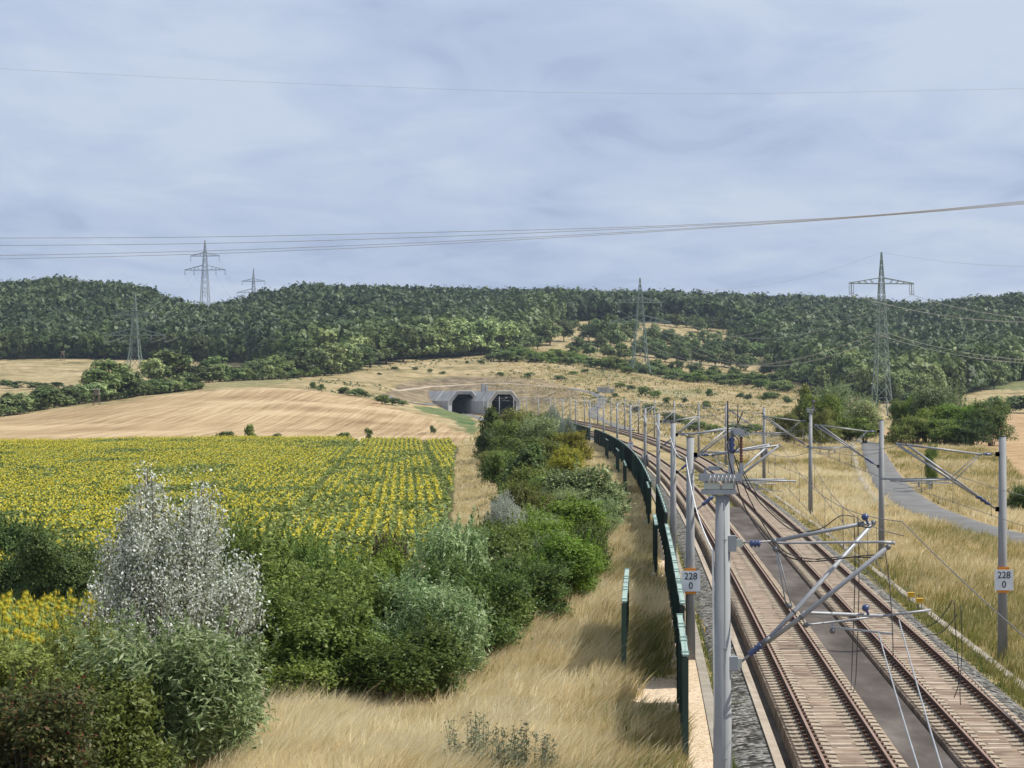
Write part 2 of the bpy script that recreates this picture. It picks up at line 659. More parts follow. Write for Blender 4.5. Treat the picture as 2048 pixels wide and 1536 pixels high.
_fence_vary()
M['fencecap'] = plain('pale green cap', (0.30, 0.40, 0.34), 0.55)
M['rail'] = surf_mat('rusty rail side', [(0.3, (0.062, 0.031, 0.019)), (0.7, (0.13, 0.064, 0.036))], 3.0, 0.75, mapping=((1, 0.3, 1),))
M['railtop'] = surf_mat('worn rail head', [(0.3, (0.26, 0.155, 0.10)), (0.7, (0.38, 0.25, 0.175))], 1.5, 0.45, metal=0.2, mapping=((1, 0.2, 1),))
M['asphalt'] = surf_mat('grey asphalt', [(0.3, (0.115, 0.112, 0.106)), (0.55, (0.15, 0.147, 0.140)), (0.75, (0.19, 0.186, 0.177))], 0.5, 0.9, 0.2, 30)
M['bed'] = surf_mat('dark asphalt between the tracks', [(0.25, (0.050, 0.042, 0.036)), (0.5, (0.098, 0.084, 0.073)), (0.75, (0.18, 0.157, 0.138))], 0.7, 0.95, 0.3, 12, detail=9, mapping=((1, 0.3, 1),), spec=0.08)
M['ballast'] = gravel_mat('grey ballast', [(0.15, (0.018, 0.017, 0.015)), (0.6, (0.075, 0.071, 0.064)), (1.1, (0.26, 0.25, 0.225))], 7, 1.0)
M['gravel'] = gravel_mat('tan gravel', [(0.1, (0.36, 0.25, 0.15)), (0.5, (0.55, 0.42, 0.28)), (1.0, (0.68, 0.56, 0.41))], 16, 0.6)
M['duct'] = surf_mat('old concrete duct lids', [(0.25, (0.22, 0.19, 0.15)), (0.7, (0.36, 0.32, 0.26))], 1.2, 0.9, 0.4, 8)
M['kerb'] = surf_mat('tan concrete kerb', [(0.25, (0.30, 0.245, 0.18)), (0.7, (0.44, 0.37, 0.29))], 1.4, 0.9, 0.3, 9)
M['portal'] = surf_mat('grey tunnel concrete', [(0.2, (0.28, 0.275, 0.265)), (0.5, (0.42, 0.415, 0.40)), (0.8, (0.54, 0.535, 0.52))], 0.35, 0.85, mapping=((1, 1, 0.4),), detail=8)
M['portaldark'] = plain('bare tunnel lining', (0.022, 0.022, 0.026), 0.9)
M['paleconc'] = plain('pale concrete and sunlit gravel', (0.60, 0.60, 0.58), 0.85)
M['paleplate'] = plain('pale green grey plate', (0.40, 0.43, 0.38), 0.6)
M['signwhite'] = plain('white enamel', (0.66, 0.69, 0.72), 0.5)
M['signblack'] = plain('black lettering', (0.012, 0.012, 0.014), 0.6)
M['orange'] = plain('orange clamp', (0.62, 0.22, 0.02), 0.55)
M['yellow'] = plain('yellow paint', (0.68, 0.40, 0.03), 0.55)
M['wood'] = plain('grey weathered wood', (0.16, 0.13, 0.10), 0.9)
M['bark'] = surf_mat('bark', [(0.3, (0.06, 0.048, 0.036)), (0.7, (0.13, 0.105, 0.08))], 3.0, 0.9)
M['palebark'] = surf_mat('pale bark', [(0.3, (0.16, 0.13, 0.10)), (0.7, (0.26, 0.22, 0.18))], 3.0, 0.9)


def slab_mat():
    m, N, L, b = new_mat('precast track slab')
    g = N.new('ShaderNodeNewGeometry')
    f = noise_node(N, L, g.outputs['Position'], 1.1, 6, 0.65)
    base = ramp_node(N, L, f, [(0.28, (0.150, 0.106, 0.070)), (0.5, (0.275, 0.208, 0.145)), (0.72, (0.39, 0.312, 0.228))])
    # stains drawn across the slab
    f2 = noise_node(N, L, g.outputs['Position'], 1.0, 5, 0.7, mapping=((0.35, 2.6, 1),))
    st = ramp_node(N, L, f2, [(0.42, (0.55, 0.44, 0.37)), (0.56, (1, 1, 1))])
    L.new(mix_node(N, L, 0.8, base, st, 'MULTIPLY'), b.inputs['Base Color'])
    b.inputs['Roughness'].default_value = 0.9
    return m


M['slab'] = slab_mat()
M['seat'] = surf_mat('rail seat concrete', [(0.3, (0.29, 0.235, 0.165)), (0.7, (0.42, 0.35, 0.258))], 1.4, 0.9)
M['shade_grime'] = surf_mat('painted wedge shade and brake dust', [(0.3, (0.032, 0.020, 0.014)), (0.7, (0.085, 0.056, 0.040))], 2.0, 0.95)  # colours the painted wedge shadows, the dust along the rails and the joints
M['slabpale'] = surf_mat('paler patch', [(0.3, (0.34, 0.275, 0.20)), (0.7, (0.49, 0.41, 0.315))], 2.0, 0.9)

# foliage (per-leaf colours)
M['lf_mid'] = leaf_mat('mid green leaves', [(0, (0.068, 0.110, 0.024)), (0.5, (0.141, 0.212, 0.043)), (1, (0.263, 0.332, 0.075))])
M['lf_dark'] = leaf_mat('dark green leaves', [(0, (0.042, 0.072, 0.021)), (0.5, (0.092, 0.141, 0.039)), (1, (0.172, 0.231, 0.070))])
M['lf_bright'] = leaf_mat('bright green leaves', [(0, (0.090, 0.158, 0.017)), (0.5, (0.170, 0.263, 0.031)), (1, (0.279, 0.367, 0.057))])
M['lf_olive'] = leaf_mat('olive leaves', [(0, (0.091, 0.110, 0.024)), (0.5, (0.182, 0.212, 0.044)), (1, (0.302, 0.322, 0.081))])
M['lf_yellow'] = leaf_mat('yellow green leaves', [(0, (0.19, 0.20, 0.018)), (0.5, (0.33, 0.33, 0.03)), (1, (0.46, 0.43, 0.06))])
M['lf_grey'] = leaf_mat('grey green leaves', [(0, (0.104, 0.141, 0.057)), (0.5, (0.218, 0.271, 0.107)), (0.85, (0.367, 0.402, 0.174)), (1, (0.596, 0.623, 0.314))])
M['lf_willow'] = leaf_mat('pale willow leaves', [(0, (0.09, 0.145, 0.05)), (0.45, (0.185, 0.265, 0.095)), (0.8, (0.33, 0.41, 0.19)), (1, (0.55, 0.61, 0.39))])
M['lf_weed'] = leaf_mat('dusty weed leaves', [(0, (0.10, 0.11, 0.05)), (0.6, (0.19, 0.21, 0.12)), (1, (0.33, 0.35, 0.22))])
M['lf_silver'] = leaf_mat('silver leaves', [(0, (0.12, 0.14, 0.06)), (0.30, (0.23, 0.26, 0.15)), (0.48, (0.46, 0.49, 0.40)), (0.75, (0.70, 0.73, 0.65)), (1, (0.86, 0.88, 0.81))], 0.35, obj_var=0.05)
M['lf_palesilver'] = leaf_mat('grey silver leaves', [(0, (0.09, 0.12, 0.07)), (0.45, (0.22, 0.27, 0.19)), (1, (0.48, 0.54, 0.46))], 0.25, obj_var=0.08)
M['lf_red'] = leaf_mat('autumn tinged leaves', [(0, (0.063, 0.086, 0.025)), (0.5, (0.127, 0.161, 0.044)), (0.85, (0.196, 0.196, 0.063)), (0.96, (0.230, 0.127, 0.057)), (1, (0.391, 0.081, 0.046))])
M['lf_brown'] = leaf_mat('brownish leaves', [(0, (0.061, 0.052, 0.026)), (0.5, (0.131, 0.105, 0.052)), (1, (0.210, 0.175, 0.079))])
M['lf_treedark'] = leaf_mat('dark tree foliage', [(0, (0.040, 0.070, 0.023)), (0.5, (0.084, 0.126, 0.037)), (1, (0.160, 0.206, 0.061))], 0.25)
M['lf_treemid'] = leaf_mat('tree foliage', [(0, (0.059, 0.102, 0.031)), (0.5, (0.132, 0.184, 0.052)), (1, (0.229, 0.284, 0.086))], 0.25)
M['lf_treepale'] = leaf_mat('pale tree foliage', [(0, (0.104, 0.162, 0.055)), (0.5, (0.227, 0.293, 0.099)), (1, (0.440, 0.496, 0.201))], 0.25)
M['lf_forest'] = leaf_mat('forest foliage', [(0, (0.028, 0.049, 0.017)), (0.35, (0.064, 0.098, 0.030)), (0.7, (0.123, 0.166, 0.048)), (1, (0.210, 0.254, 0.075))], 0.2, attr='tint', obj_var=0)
M['grass'] = leaf_mat('dry grass blades', [(0, (0.15, 0.18, 0.04)), (0.22, (0.32, 0.28, 0.09)), (0.40, (0.60, 0.47, 0.22)), (0.70, (0.80, 0.67, 0.39)), (1, (0.88, 0.80, 0.56))], 0.45, attr='tint', obj_var=0)
M['weeds'] = leaf_mat('green weeds', [(0, (0.06, 0.10, 0.02)), (0.5, (0.14, 0.19, 0.045)), (1, (0.36, 0.33, 0.12))], 0.3, attr='tint', obj_var=0)
M['sfleaf'] = leaf_mat('sunflower leaves', [(0, (0.082, 0.119, 0.026)), (0.5, (0.166, 0.221, 0.048)), (1, (0.284, 0.328, 0.084))], 0.3, obj_var=0.1)
M['petal'] = leaf_mat('sunflower petals', [(0, (0.30, 0.27, 0.014)), (0.5, (0.43, 0.385, 0.018)), (1, (0.58, 0.51, 0.025))], 0.2, obj_var=0.06)
M['sfdisc'] = plain('sunflower disc', (0.34, 0.24, 0.02), 0.9)


# ------------------------------------------------------------------ ground zones (world outlines)
def gpoly(pts):
    return [tuple(ground_at(px, py)[:2]) for px, py in pts]


SUN_R = [(72, -11.5), (100, -5.2), (144, -4.3), (195, -5.0), (262, -6.5), (330, -8.2), (405, -9.3), (425, -10.5)]   # right edge of the sunflower field
Z_stub = gpoly([(-480, 840), (0, 826), (100, 822), (200, 812), (330, 791), (390, 783), (480, 778), (590, 777), (650, 784), (700, 791), (760, 803),
                (850, 835), (900, 856), (935, 869)]) + [(-9, 440), (-20, 436), (-150, 436), (-170, 500)]
Z_brown = gpoly([(755, 791), (800, 766), (850, 758), (900, 753), (980, 752), (1060, 757), (1120, 768), (1160, 782), (1165, 795), (1120, 803), (1050, 800), (1020, 800), (860, 806), (800, 801)])
Z_gr1 = gpoly([(828, 812), (870, 816), (915, 826), (950, 838), (953, 850), (920, 845), (880, 832), (840, 822)])
Z_gr2 = gpoly([(915, 842), (955, 846), (960, 868), (942, 868), (925, 856), (905, 846)])
Z_ygr = gpoly([(1315, 779), (1400, 777), (1440, 784), (1425, 791), (1340, 792), (1300, 787)])
Z_fgr = gpoly([(1955, 768), (2060, 758), (2300, 755), (2300, 782), (2060, 780), (1965, 781)])
Z_gr3 = gpoly([(395, 778), (470, 758), (540, 750), (600, 752), (560, 768), (480, 775)])
Z_wheat = gpoly([(1760, 872), (1790, 848), (2000, 827), (2100, 827), (2400, 827), (2400, 1000), (2130, 992), (2048, 962), (1990, 900), (1900, 884)])


def edge_d(px):
    """distance at which the closed forest begins, by bearing"""
    return np.interp(px, [-500, 0, 300, 420, 500, 600, 700, 900, 1000, 1060, 1110, 1160, 1300, 1480, 1540, 1580, 1640, 1700, 1760, 1850, 1950, 2048, 2600],
                     [1335, 1335, 1315, 1305, 1230, 1105, 1110, 1255, 1290, 1370, 1640, 1680, 1730, 1740, 1500, 1250, 1180, 1080, 1010, 1010, 1090, 1240, 1240])


# ------------------------------------------------------------------ ground mesh
def build_ground():
    pc = np.concatenate((np.linspace(-12000, -3000, 14), np.linspace(-2600, -560, 18), np.arange(-500, 2601, 5.0), np.linspace(2660, 4600, 18), np.linspace(5000, 14000, 14)))
    dr = [2.0]
    while dr[-1] < 60:
        dr.append(dr[-1] + 1.5)
    while dr[-1] < 5200:
        dr.append(dr[-1] * (1.0105 if dr[-1] < 2300 else 1.06))
    dr = np.array(dr)
    PX, D = np.meshgrid(pc, dr)
    X = (PX - 1024) * D / F
    Y = D
    Z = zt(X, Y)
    nc, nr = len(pc), len(dr)
    idx = np.arange(nc * nr).reshape(nr, nc)
    quads = np.stack((idx[:-1, :-1], idx[:-1, 1:], idx[1:, 1:], idx[1:, :-1]), -1).reshape(-1, 4)
    # openings of the two tunnel tubes
    cxq = X.ravel()[quads].mean(1)
    cyq = Y.ravel()[quads].mean(1)
    czq = Z.ravel()[quads].max(1)
    hole = np.zeros(len(quads), dtype=bool)
    for x0, y0, hd in PORTALS:
        lx = (cxq - x0) * math.cos(hd) - (cyq - y0) * math.sin(hd)
        ly = (cxq - x0) * math.sin(hd) + (cyq - y0) * math.cos(hd)
        hole |= (np.abs(lx) < 5.3) & (ly > 0.5) & (ly < 70) & (czq < 8.0)
    hole |= (cxq > -13) & (cxq < -7.5) & (cyq > 931) & (cyq < 950) & (czq < 7.0)
    quads = quads[~hole]
    Xr, Yr = X.ravel(), Y.ravel()
    wob_x = Xr + (fbm(Xr / 9, Yr / 14, 21) - 0.5) * np.clip(Yr * 0.006, 0.3, 5)
    wob_y = Yr + (fbm(Xr / 9, Yr / 14, 31) - 0.5) * np.clip(Yr * 0.02, 0.5, 16)
    A = {}
    z_stub = in_poly(wob_x, wob_y, Z_stub)
    A['stubble'] = z_stub
    A['brown'] = in_poly(wob_x, wob_y, Z_brown) * np.clip(.25 + 1.3 * fbm(Xr / 9, Yr / 9, 44), .2, .95)
    A['green'] = in_poly(wob_x, wob_y, Z_gr1) * 0.75 + in_poly(wob_x, wob_y, Z_gr2) * 0.7 + in_poly(wob_x, wob_y, Z_ygr) * 0.42 + in_poly(wob_x, wob_y, Z_fgr) * 0.6 + in_poly(wob_x, wob_y, Z_gr3) * 0.3
    A['wheat'] = in_poly(wob_x, wob_y, Z_wheat)
    pxr = 1024 + Xr * F / Yr
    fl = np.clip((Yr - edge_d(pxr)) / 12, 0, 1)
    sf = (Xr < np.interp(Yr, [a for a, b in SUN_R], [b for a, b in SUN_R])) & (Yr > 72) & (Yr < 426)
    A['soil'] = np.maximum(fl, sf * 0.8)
    # greener ground near the track and at the hedge
    A['lush'] = np.clip(1 - np.abs(Xr - (T1(Yr) - 4.6)) / 1.4, 0, 1) * (Yr < 160) + np.clip(1 - np.abs(Xr - (T2(Yr) + 3.0)) / 1.0, 0, 1) * (Yr < 400) * 0.6
    me = np_mesh('ground', np.stack((Xr, Yr, Z.ravel()), 1), np.full(len(quads), 4), quads, None,
                 {k: ('POINT', v.astype(np.float32)) for k, v in A.items()}, True)
    m, N, L, b = new_mat('dry grassland')
    g = N.new('ShaderNodeNewGeometry')
    pos = g.outputs['Position']

    def at(nm_):
        a = N.new('ShaderNodeAttribute')
        a.attribute_name = nm_
        return a.outputs['Fac']
    fA = noise_node(N, L, pos, 0.035, 6, 0.62)
    fB = noise_node(N, L, pos, 0.22, 6, 0.7, mapping=((1.0, 0.5, 1),))
    fmix = N.new('ShaderNodeMath')
    fmix.operation = 'MULTIPLY_ADD'
    L.new(fB, fmix.inputs[0])
    fmix.inputs[1].default_value = 0.55
    ms = N.new('ShaderNodeMath')
    ms.operation = 'MULTIPLY'
    ms.inputs[1].default_value = 0.45
    L.new(fA, ms.inputs[0])
    L.new(ms.outputs[0], fmix.inputs[2])
    col = ramp_node(N, L, fmix.outputs[0], [(0.36, (0.11, 0.10, 0.042)), (0.44, (0.22, 0.18, 0.085)), (0.53, (0.345, 0.27, 0.145)), (0.64, (0.47, 0.38, 0.225))])
    # green flushes
    fG = noise_node(N, L, pos, 0.012, 4, 0.6)
    gm = ramp_node(N, L, fG, [(0.56, (0, 0, 0)), (0.68, (0.55, 0.55, 0.55))])
    col = mix_node(N, L, gm, col, (0.13, 0.145, 0.045))
    # stubble with drill lines
    fS = noise_node(N, L, pos, 1.0, 5, 0.7, mapping=((0.9, 0.008, 0.0), (0, 0, R(-9.8))))
    fS2 = noise_node(N, L, pos, 0.02, 4, 0.6)
    sS = N.new('ShaderNodeMath')
    sS.operation = 'MULTIPLY_ADD'
    L.new(fS2, sS.inputs[0])
    sS.inputs[1].default_value = 0.5
    sm = N.new('ShaderNodeMath')
    sm.operation = 'MULTIPLY'
    sm.inputs[1].default_value = 0.6
    L.new(fS, sm.inputs[0])
    L.new(sm.outputs[0], sS.inputs[2])
    stub = ramp_node(N, L, sS.outputs[0], [(0.40, (0.19, 0.125, 0.062)), (0.48, (0.29, 0.20, 0.105)), (0.55, (0.375, 0.27, 0.15)), (0.64, (0.49, 0.375, 0.225))])
    col = mix_node(N, L, at('stubble'), col, stub)
    brn = ramp_node(N, L, fB, [(0.35, (0.085, 0.068, 0.042)), (0.5, (0.17, 0.13, 0.085)), (0.68, (0.31, 0.245, 0.155))])
    col = mix_node(N, L, at('brown'), col, brn)
    grn = ramp_node(N, L, fB, [(0.35, (0.035, 0.085, 0.025)), (0.65, (0.085, 0.15, 0.045))])
    col = mix_node(N, L, at('green'), col, grn)
    wh = ramp_node(N, L, fB, [(0.35, (0.28, 0.18, 0.095)), (0.5, (0.38, 0.255, 0.14)), (0.68, (0.47, 0.335, 0.195))])
    col = mix_node(N, L, at('wheat'), col, wh)
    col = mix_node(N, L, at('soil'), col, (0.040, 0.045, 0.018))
    lu = ramp_node(N, L, fB, [(0.4, (0.06, 0.075, 0.02)), (0.65, (0.20, 0.17, 0.07))])
    col = mix_node(N, L, at('lush'), col, lu)
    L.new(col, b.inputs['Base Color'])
    b.inputs['Roughness'].default_value = 0.95
    b.inputs['Specular IOR Level'].default_value = 0.1
    fb = noise_node(N, L, pos, 0.9, 6, 0.75)
    bp = N.new('ShaderNodeBump')
    bp.inputs['Strength'].default_value = 0.7
    bp.inputs['Distance'].default_value = 0.35
    L.new(fb, bp.inputs['Height'])
    L.new(bp.outputs[0], b.inputs['Normal'])
    o = link_mesh('ground', me, m)
    tag(o, 'rolling dry grassland with tan stubble fields rising to wooded hills', kind='structure')


# tunnel tubes: (x, y of the front, heading of the bore)
PORTALS = [(-3.4, 905.0, -0.27), (-19.6, 928.0, -0.32)]
build_ground()


# ------------------------------------------------------------------ ribbons: roads, paths, track strips
def catmull(pts, n=8):
    pts = [Vector(p) for p in pts]
    out = []
    for i in range(len(pts) - 1):
        p0, p1, p2, p3 = pts[max(i - 1, 0)], pts[i], pts[i + 1], pts[min(i + 2, len(pts) - 1)]
        for k in range(n):
            t = k / n
            out.append(0.5 * ((2 * p1) + (p2 - p0) * t + (2 * p0 - 5 * p1 + 4 * p2 - p3) * t * t + (3 * p1 - p0 - 3 * p2 + p3) * t ** 3))
    out.append(pts[-1])
    return out


def ribbon(name, pts, width, mat, zoff, label, thick=0.25):
    c = catmull([(p[0], p[1], 0) for p in pts], 10)
    v, q, sz = [], [], []
    nx = 5
    for i, p in enumerate(c):
        t = (c[min(i + 1, len(c) - 1)] - c[max(i - 1, 0)]).normalized()
        n = Vector((t.y, -t.x, 0))
        w = width if not callable(width) else width(p.y)
        row = []
        for k in range(nx):
            s = (k / (nx - 1) - 0.5) * w
            row.append(p + n * s)
        zs = [z1(r_.x, r_.y) for r_ in row]
        zm = sum(zs) / nx
        row3 = [(r_.x, r_.y, 0.5 * z_ + 0.5 * zm + zoff) for r_, z_ in zip(row, zs)]
        v += [(row3[0][0] - n.x * thick, row3[0][1] - n.y * thick, row3[0][2] - thick)] + row3 + [(row3[-1][0] + n.x * thick, row3[-1][1] + n.y * thick, row3[-1][2] - thick)]
    m_ = nx + 2
    for i in range(len(c) - 1):
        for k in range(m_ - 1):
            a = i * m_ + k
            q.append((a, a + 1, a + 1 + m_, a + m_))
    me = np_mesh(name, v, np.full(len(q), 4), q, smooth=True)
    o = link_mesh(name, me, mat)
    tag(o, label, kind='structure')
    return o


ROAD = [ground_at(px, py) for px, py in [(2330, 1140), (2150, 1105), (2048, 1083), (1965, 1062), (1895, 1040), (1838, 1015), (1796, 985), (1770, 950), (1755, 922), (1745, 902), (1728, 884)]]
ROAD += [Vector((60, 462, 0)), Vector((52, 500, 0)), Vector((46, 560, 0))]
ribbon('road', ROAD, 3.1, M['asphalt'], 0.10, 'grey asphalt service road curving through dry grass right of the tracks')
ribbon('kerb', [ground_at(px, py) for px, py in [(1772, 1018), (1748, 1000), (1733, 978), (1718, 950), (1711, 925), (1708, 902), (1700, 884), (1684, 873), (1655, 869)]], .40, M['duct'], 0.34, 'low dark concrete edging left of the service road', .3)
PATH_R = [ground_at(px, py) for px, py in [(1262, 862), (1238, 853.5), (1216, 845.5), (1196, 837), (1187, 825), (1194, 814), (1206, 800), (1192, 789), (1168, 783), (1140, 777), (1060, 770), (960, 768), (860, 773), (780, 779)]]
ribbon('path', PATH_R[:10], 3.4, M['asphalt'], 0.18, 'grey service path winding up the slope right of the tunnel')
ribbon('path', PATH_R[9:], 1.6, M['kerb'], 0.12, 'narrow pale footpath crossing the bank above the tunnel')
ribbon('path', [ground_at(px, py) for px, py in [(985, 846), (960, 837), (930, 826), (890, 816), (850, 809), (815, 804), (790, 800), (772, 791)]], 3.0, M['asphalt'], 0.18, 'grey service path leading to the left tunnel mouth')


def strip(name, fn, profile, mat, d0, d1, step=None, parent=None):
    """sweep a cross profile [(offset, z), ...] along a track centre line"""
    ds = []
    d = d0
    while d < d1:
        ds.append(d)
        d += step or max(2.0, d * 0.012)
    ds.append(d1)
    ds = np.array(ds)
    xc = fn(ds)
    k = len(profile)
    v = np.zeros((len(ds), k, 3))
    for j, (o_, z_) in enumerate(profile):
        v[:, j, 0] = xc + o_
        v[:, j, 1] = ds
        v[:, j, 2] = z_
    idx = np.arange(len(ds) * k).reshape(len(ds), k)
    q = np.stack((idx[:-1, :-1], idx[:-1, 1:], idx[1:, 1:], idx[1:, :-1]), -1).reshape(-1, 4)
    me = np_mesh(name, v.reshape(-1, 3), np.full(len(q), 4), q)
    return link_mesh(name, me, mat, parent)


def rail_profile(o):
    return [(o - .075, -.175), (o - .075, -.155), (o - .012, -.135), (o - .010, -.045), (o - .036, -.035), (o - .036, -.004), (o + .036, -.004), (o + .036, -.035), (o + .010, -.045), (o + .012, -.135), (o + .075, -.155), (o + .075, -.175)]


def railway(fn, d1, name, label):
    root = empty(name, (float(fn(40)), 40, 0))
    tag(root, label, kind='structure')
    off = Vector((-root.location.x, -40, 0))

    def sub(o):
        o.location = off
        return o
    SLAB = [(-1.27, -.62), (-1.25, -.27), (-1.02, -.215), (-.98, -.215), (.98, -.215), (1.02, -.215), (1.25, -.27), (1.27, -.62)]
    sub(strip('slab', fn, SLAB, M['slab'], 14, d1, parent=root))
    for o in (-.7535, .7535):
        r = sub(strip('rail', fn, rail_profile(o), M['rail'], 14, d1, parent=root))
        t = strip('rail_head', fn, [(o - .034, -.006), (o - .030, 0), (o + .030, 0), (o + .034, -.006)], M['railtop'], 14, d1, parent=r)
    # rail seats: trapezoid humps either side of each rail, and the clips
    hump, clip, pale, shade_grime = MB(), MB(), MB(), MB()
    d = 20.0
    k = 0
    while d < 330:
        xc = float(fn(d))
        for o in (-.7535, .7535):
            for s in (-1, 1):
                x0, x1 = xc + o + s * .10, xc + o + s * .44
                zt_, zb = -.168, -.213
                w0, w1 = .08, .165
                pts = [(x0, d - w1, zb), (x1, d - w1, zb), (x1, d + w1, zb), (x0, d + w1, zb),
                       (x0, d - w0, zt_), (x1 - s * .10, d - w0 * .7, zt_ - .03), (x1 - s * .10, d + w0 * .7, zt_ - .03), (x0, d + w0, zt_)]
                fs = [(4, 5, 6, 7), (0, 1, 5, 4), (1, 2, 6, 5), (2, 3, 7, 6), (3, 0, 4, 7)]
                if s < 0:
                    fs = [f[::-1] for f in fs]
                hump.poly(pts, fs)
                clip.box((xc + o + s * .11, d, -.105), (.10, .16, .05))
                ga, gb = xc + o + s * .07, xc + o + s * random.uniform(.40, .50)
                gp = [(ga, d + .10, -.2095), (gb, d + .27, -.2095), (gb, d + .38, -.2095), (ga, d + .55, -.2095)]  # shadow between two rail seats, painted as a dark wedge on the slab
                shade_grime.poly(gp if s > 0 else gp[::-1], [(0, 1, 2, 3)])
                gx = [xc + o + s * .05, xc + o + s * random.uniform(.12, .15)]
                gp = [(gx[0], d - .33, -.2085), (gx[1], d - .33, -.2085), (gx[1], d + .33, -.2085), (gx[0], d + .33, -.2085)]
                shade_grime.poly(gp if s > 0 else gp[::-1], [(0, 1, 2, 3)])
        k += 1
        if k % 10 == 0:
            shade_grime.poly([(xc - 1.2, d + .30, -.2075), (xc + 1.2, d + .30, -.2075), (xc + 1.2, d + .345, -.2075), (xc - 1.2, d + .345, -.2075)], [(0, 1, 2, 3)])
        if random.random() < 0.62:
            xa_, xb_, w_ = -.30 + random.uniform(-.05, .12), .28 + random.uniform(-.22, .06), random.uniform(.09, .15)
            pale.poly([(xc + xa_, d - w_, -.209), (xc + xb_, d - w_, -.209), (xc + xb_, d + w_, -.209), (xc + xa_, d + w_, -.209)], [(0, 1, 2, 3)])
        d += 0.65
    o = sub(hump.build('rail_seats', M['seat'], root))
    o['kind'] = 'stuff'
    o = sub(clip.build('rail_clips', M['rail'], root))
    o['kind'] = 'stuff'
    o = sub(shade_grime.build('wedge_shade_and_grime', M['shade_grime'], root))  # painted shadow wedges together with rail dust and slab joints
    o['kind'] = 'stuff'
    o = sub(pale.build('slab_patches', M['slabpale'], root))
    o['kind'] = 'stuff'


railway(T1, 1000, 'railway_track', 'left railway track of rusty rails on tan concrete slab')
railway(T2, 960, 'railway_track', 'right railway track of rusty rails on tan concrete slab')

# strips beside the tracks: (name, profile relative to T1, material, d0, d1, label)


def struct_strip(name, fn, prof, mat, d0, d1, label):
    o = strip(name, fn, prof, mat, d0, d1)
    tag(o, label, kind='structure')
    return o


struct_strip('drain_channel', T1, [(-1.50, -.63), (-1.255, -.63)], M['bed'], 14, 420, 'dark drainage channel along the left slab edge')
struct_strip('kerb', T1, [(-1.74, -.64), (-1.72, -.47), (-1.50, -.47), (-1.49, -.64)], M['kerb'], 14, 420, 'tan concrete kerb strip left of the left track')
struct_strip('ballast_strip', T1, [(-2.65, -.64), (-2.45, -.57), (-1.74, -.52)], M['ballast'], 14, 500, 'strip of grey ballast beside the left track')
struct_strip('cable_duct', T1, [(-3.12, -.66), (-3.10, -.575), (-2.80, -.575), (-2.78, -.66)], M['duct'], 14, 480, 'old concrete cable duct lids left of the masts')
struct_strip('gravel_path', T1, [(-3.95, -.62), (-3.12, -.60)], M['gravel'], 14, 150, 'tan gravel strip between cable duct and green fence')
_ds = np.linspace(14, 900, 200)


def mid_strip(name, a, b, za, zb, mat, d0, d1, label, crown=0.0):
    ds = np.arange(d0, d1, 3.0)
    x0, x1 = T1(ds) + a, T2(ds) + b
    n = 7
    v = np.zeros((len(ds), n, 3))
    for j in range(n):
        t = j / (n - 1)
        v[:, j, 0] = x0 * (1 - t) + x1 * t
        v[:, j, 1] = ds
        v[:, j, 2] = za * (1 - t) + zb * t - crown * 4 * t * (1 - t)
    idx = np.arange(len(ds) * n).reshape(len(ds), n)
    q = np.stack((idx[:-1, :-1], idx[:-1, 1:], idx[1:, 1:], idx[1:, :-1]), -1).reshape(-1, 4)
    o = link_mesh(name, np_mesh(name, v.reshape(-1, 3), np.full(len(q), 4), q, smooth=True), mat)
    tag(o, label, kind='structure')


mid_strip('asphalt_strip', 1.26, -1.36, -.32, -.33, M['bed'], 14, 176, 'dark stained asphalt between the two tracks', 0.04)
struct_strip('drain_channel', T2, [(-1.37, -.62), (-1.255, -.62)], M['bed'], 14, 176, 'dark drainage channel along the right slab edge')
struct_strip('kerb', T2, [(1.255, -.42), (1.42, -.44), (1.44, -.6)], M['kerb'], 14, 420, 'tan concrete kerb strip right of the right track')
struct_strip('ballast_strip', T2, [(1.42, -.47), (1.75, -.53), (2.1, -.64)], M['ballast'], 14, 500, 'strip of grey ballast beside the right track')
struct_strip('cable_duct', T2, [(2.72, -.64), (2.74, -.585), (3.02, -.585), (3.04, -.64)], M['duct'], 14, 300, 'concrete cable duct right of the right track')

# ------------------------------------------------------------------ green screen fence
FENCE_TOP, FENCE_H = 1.9, 2.5


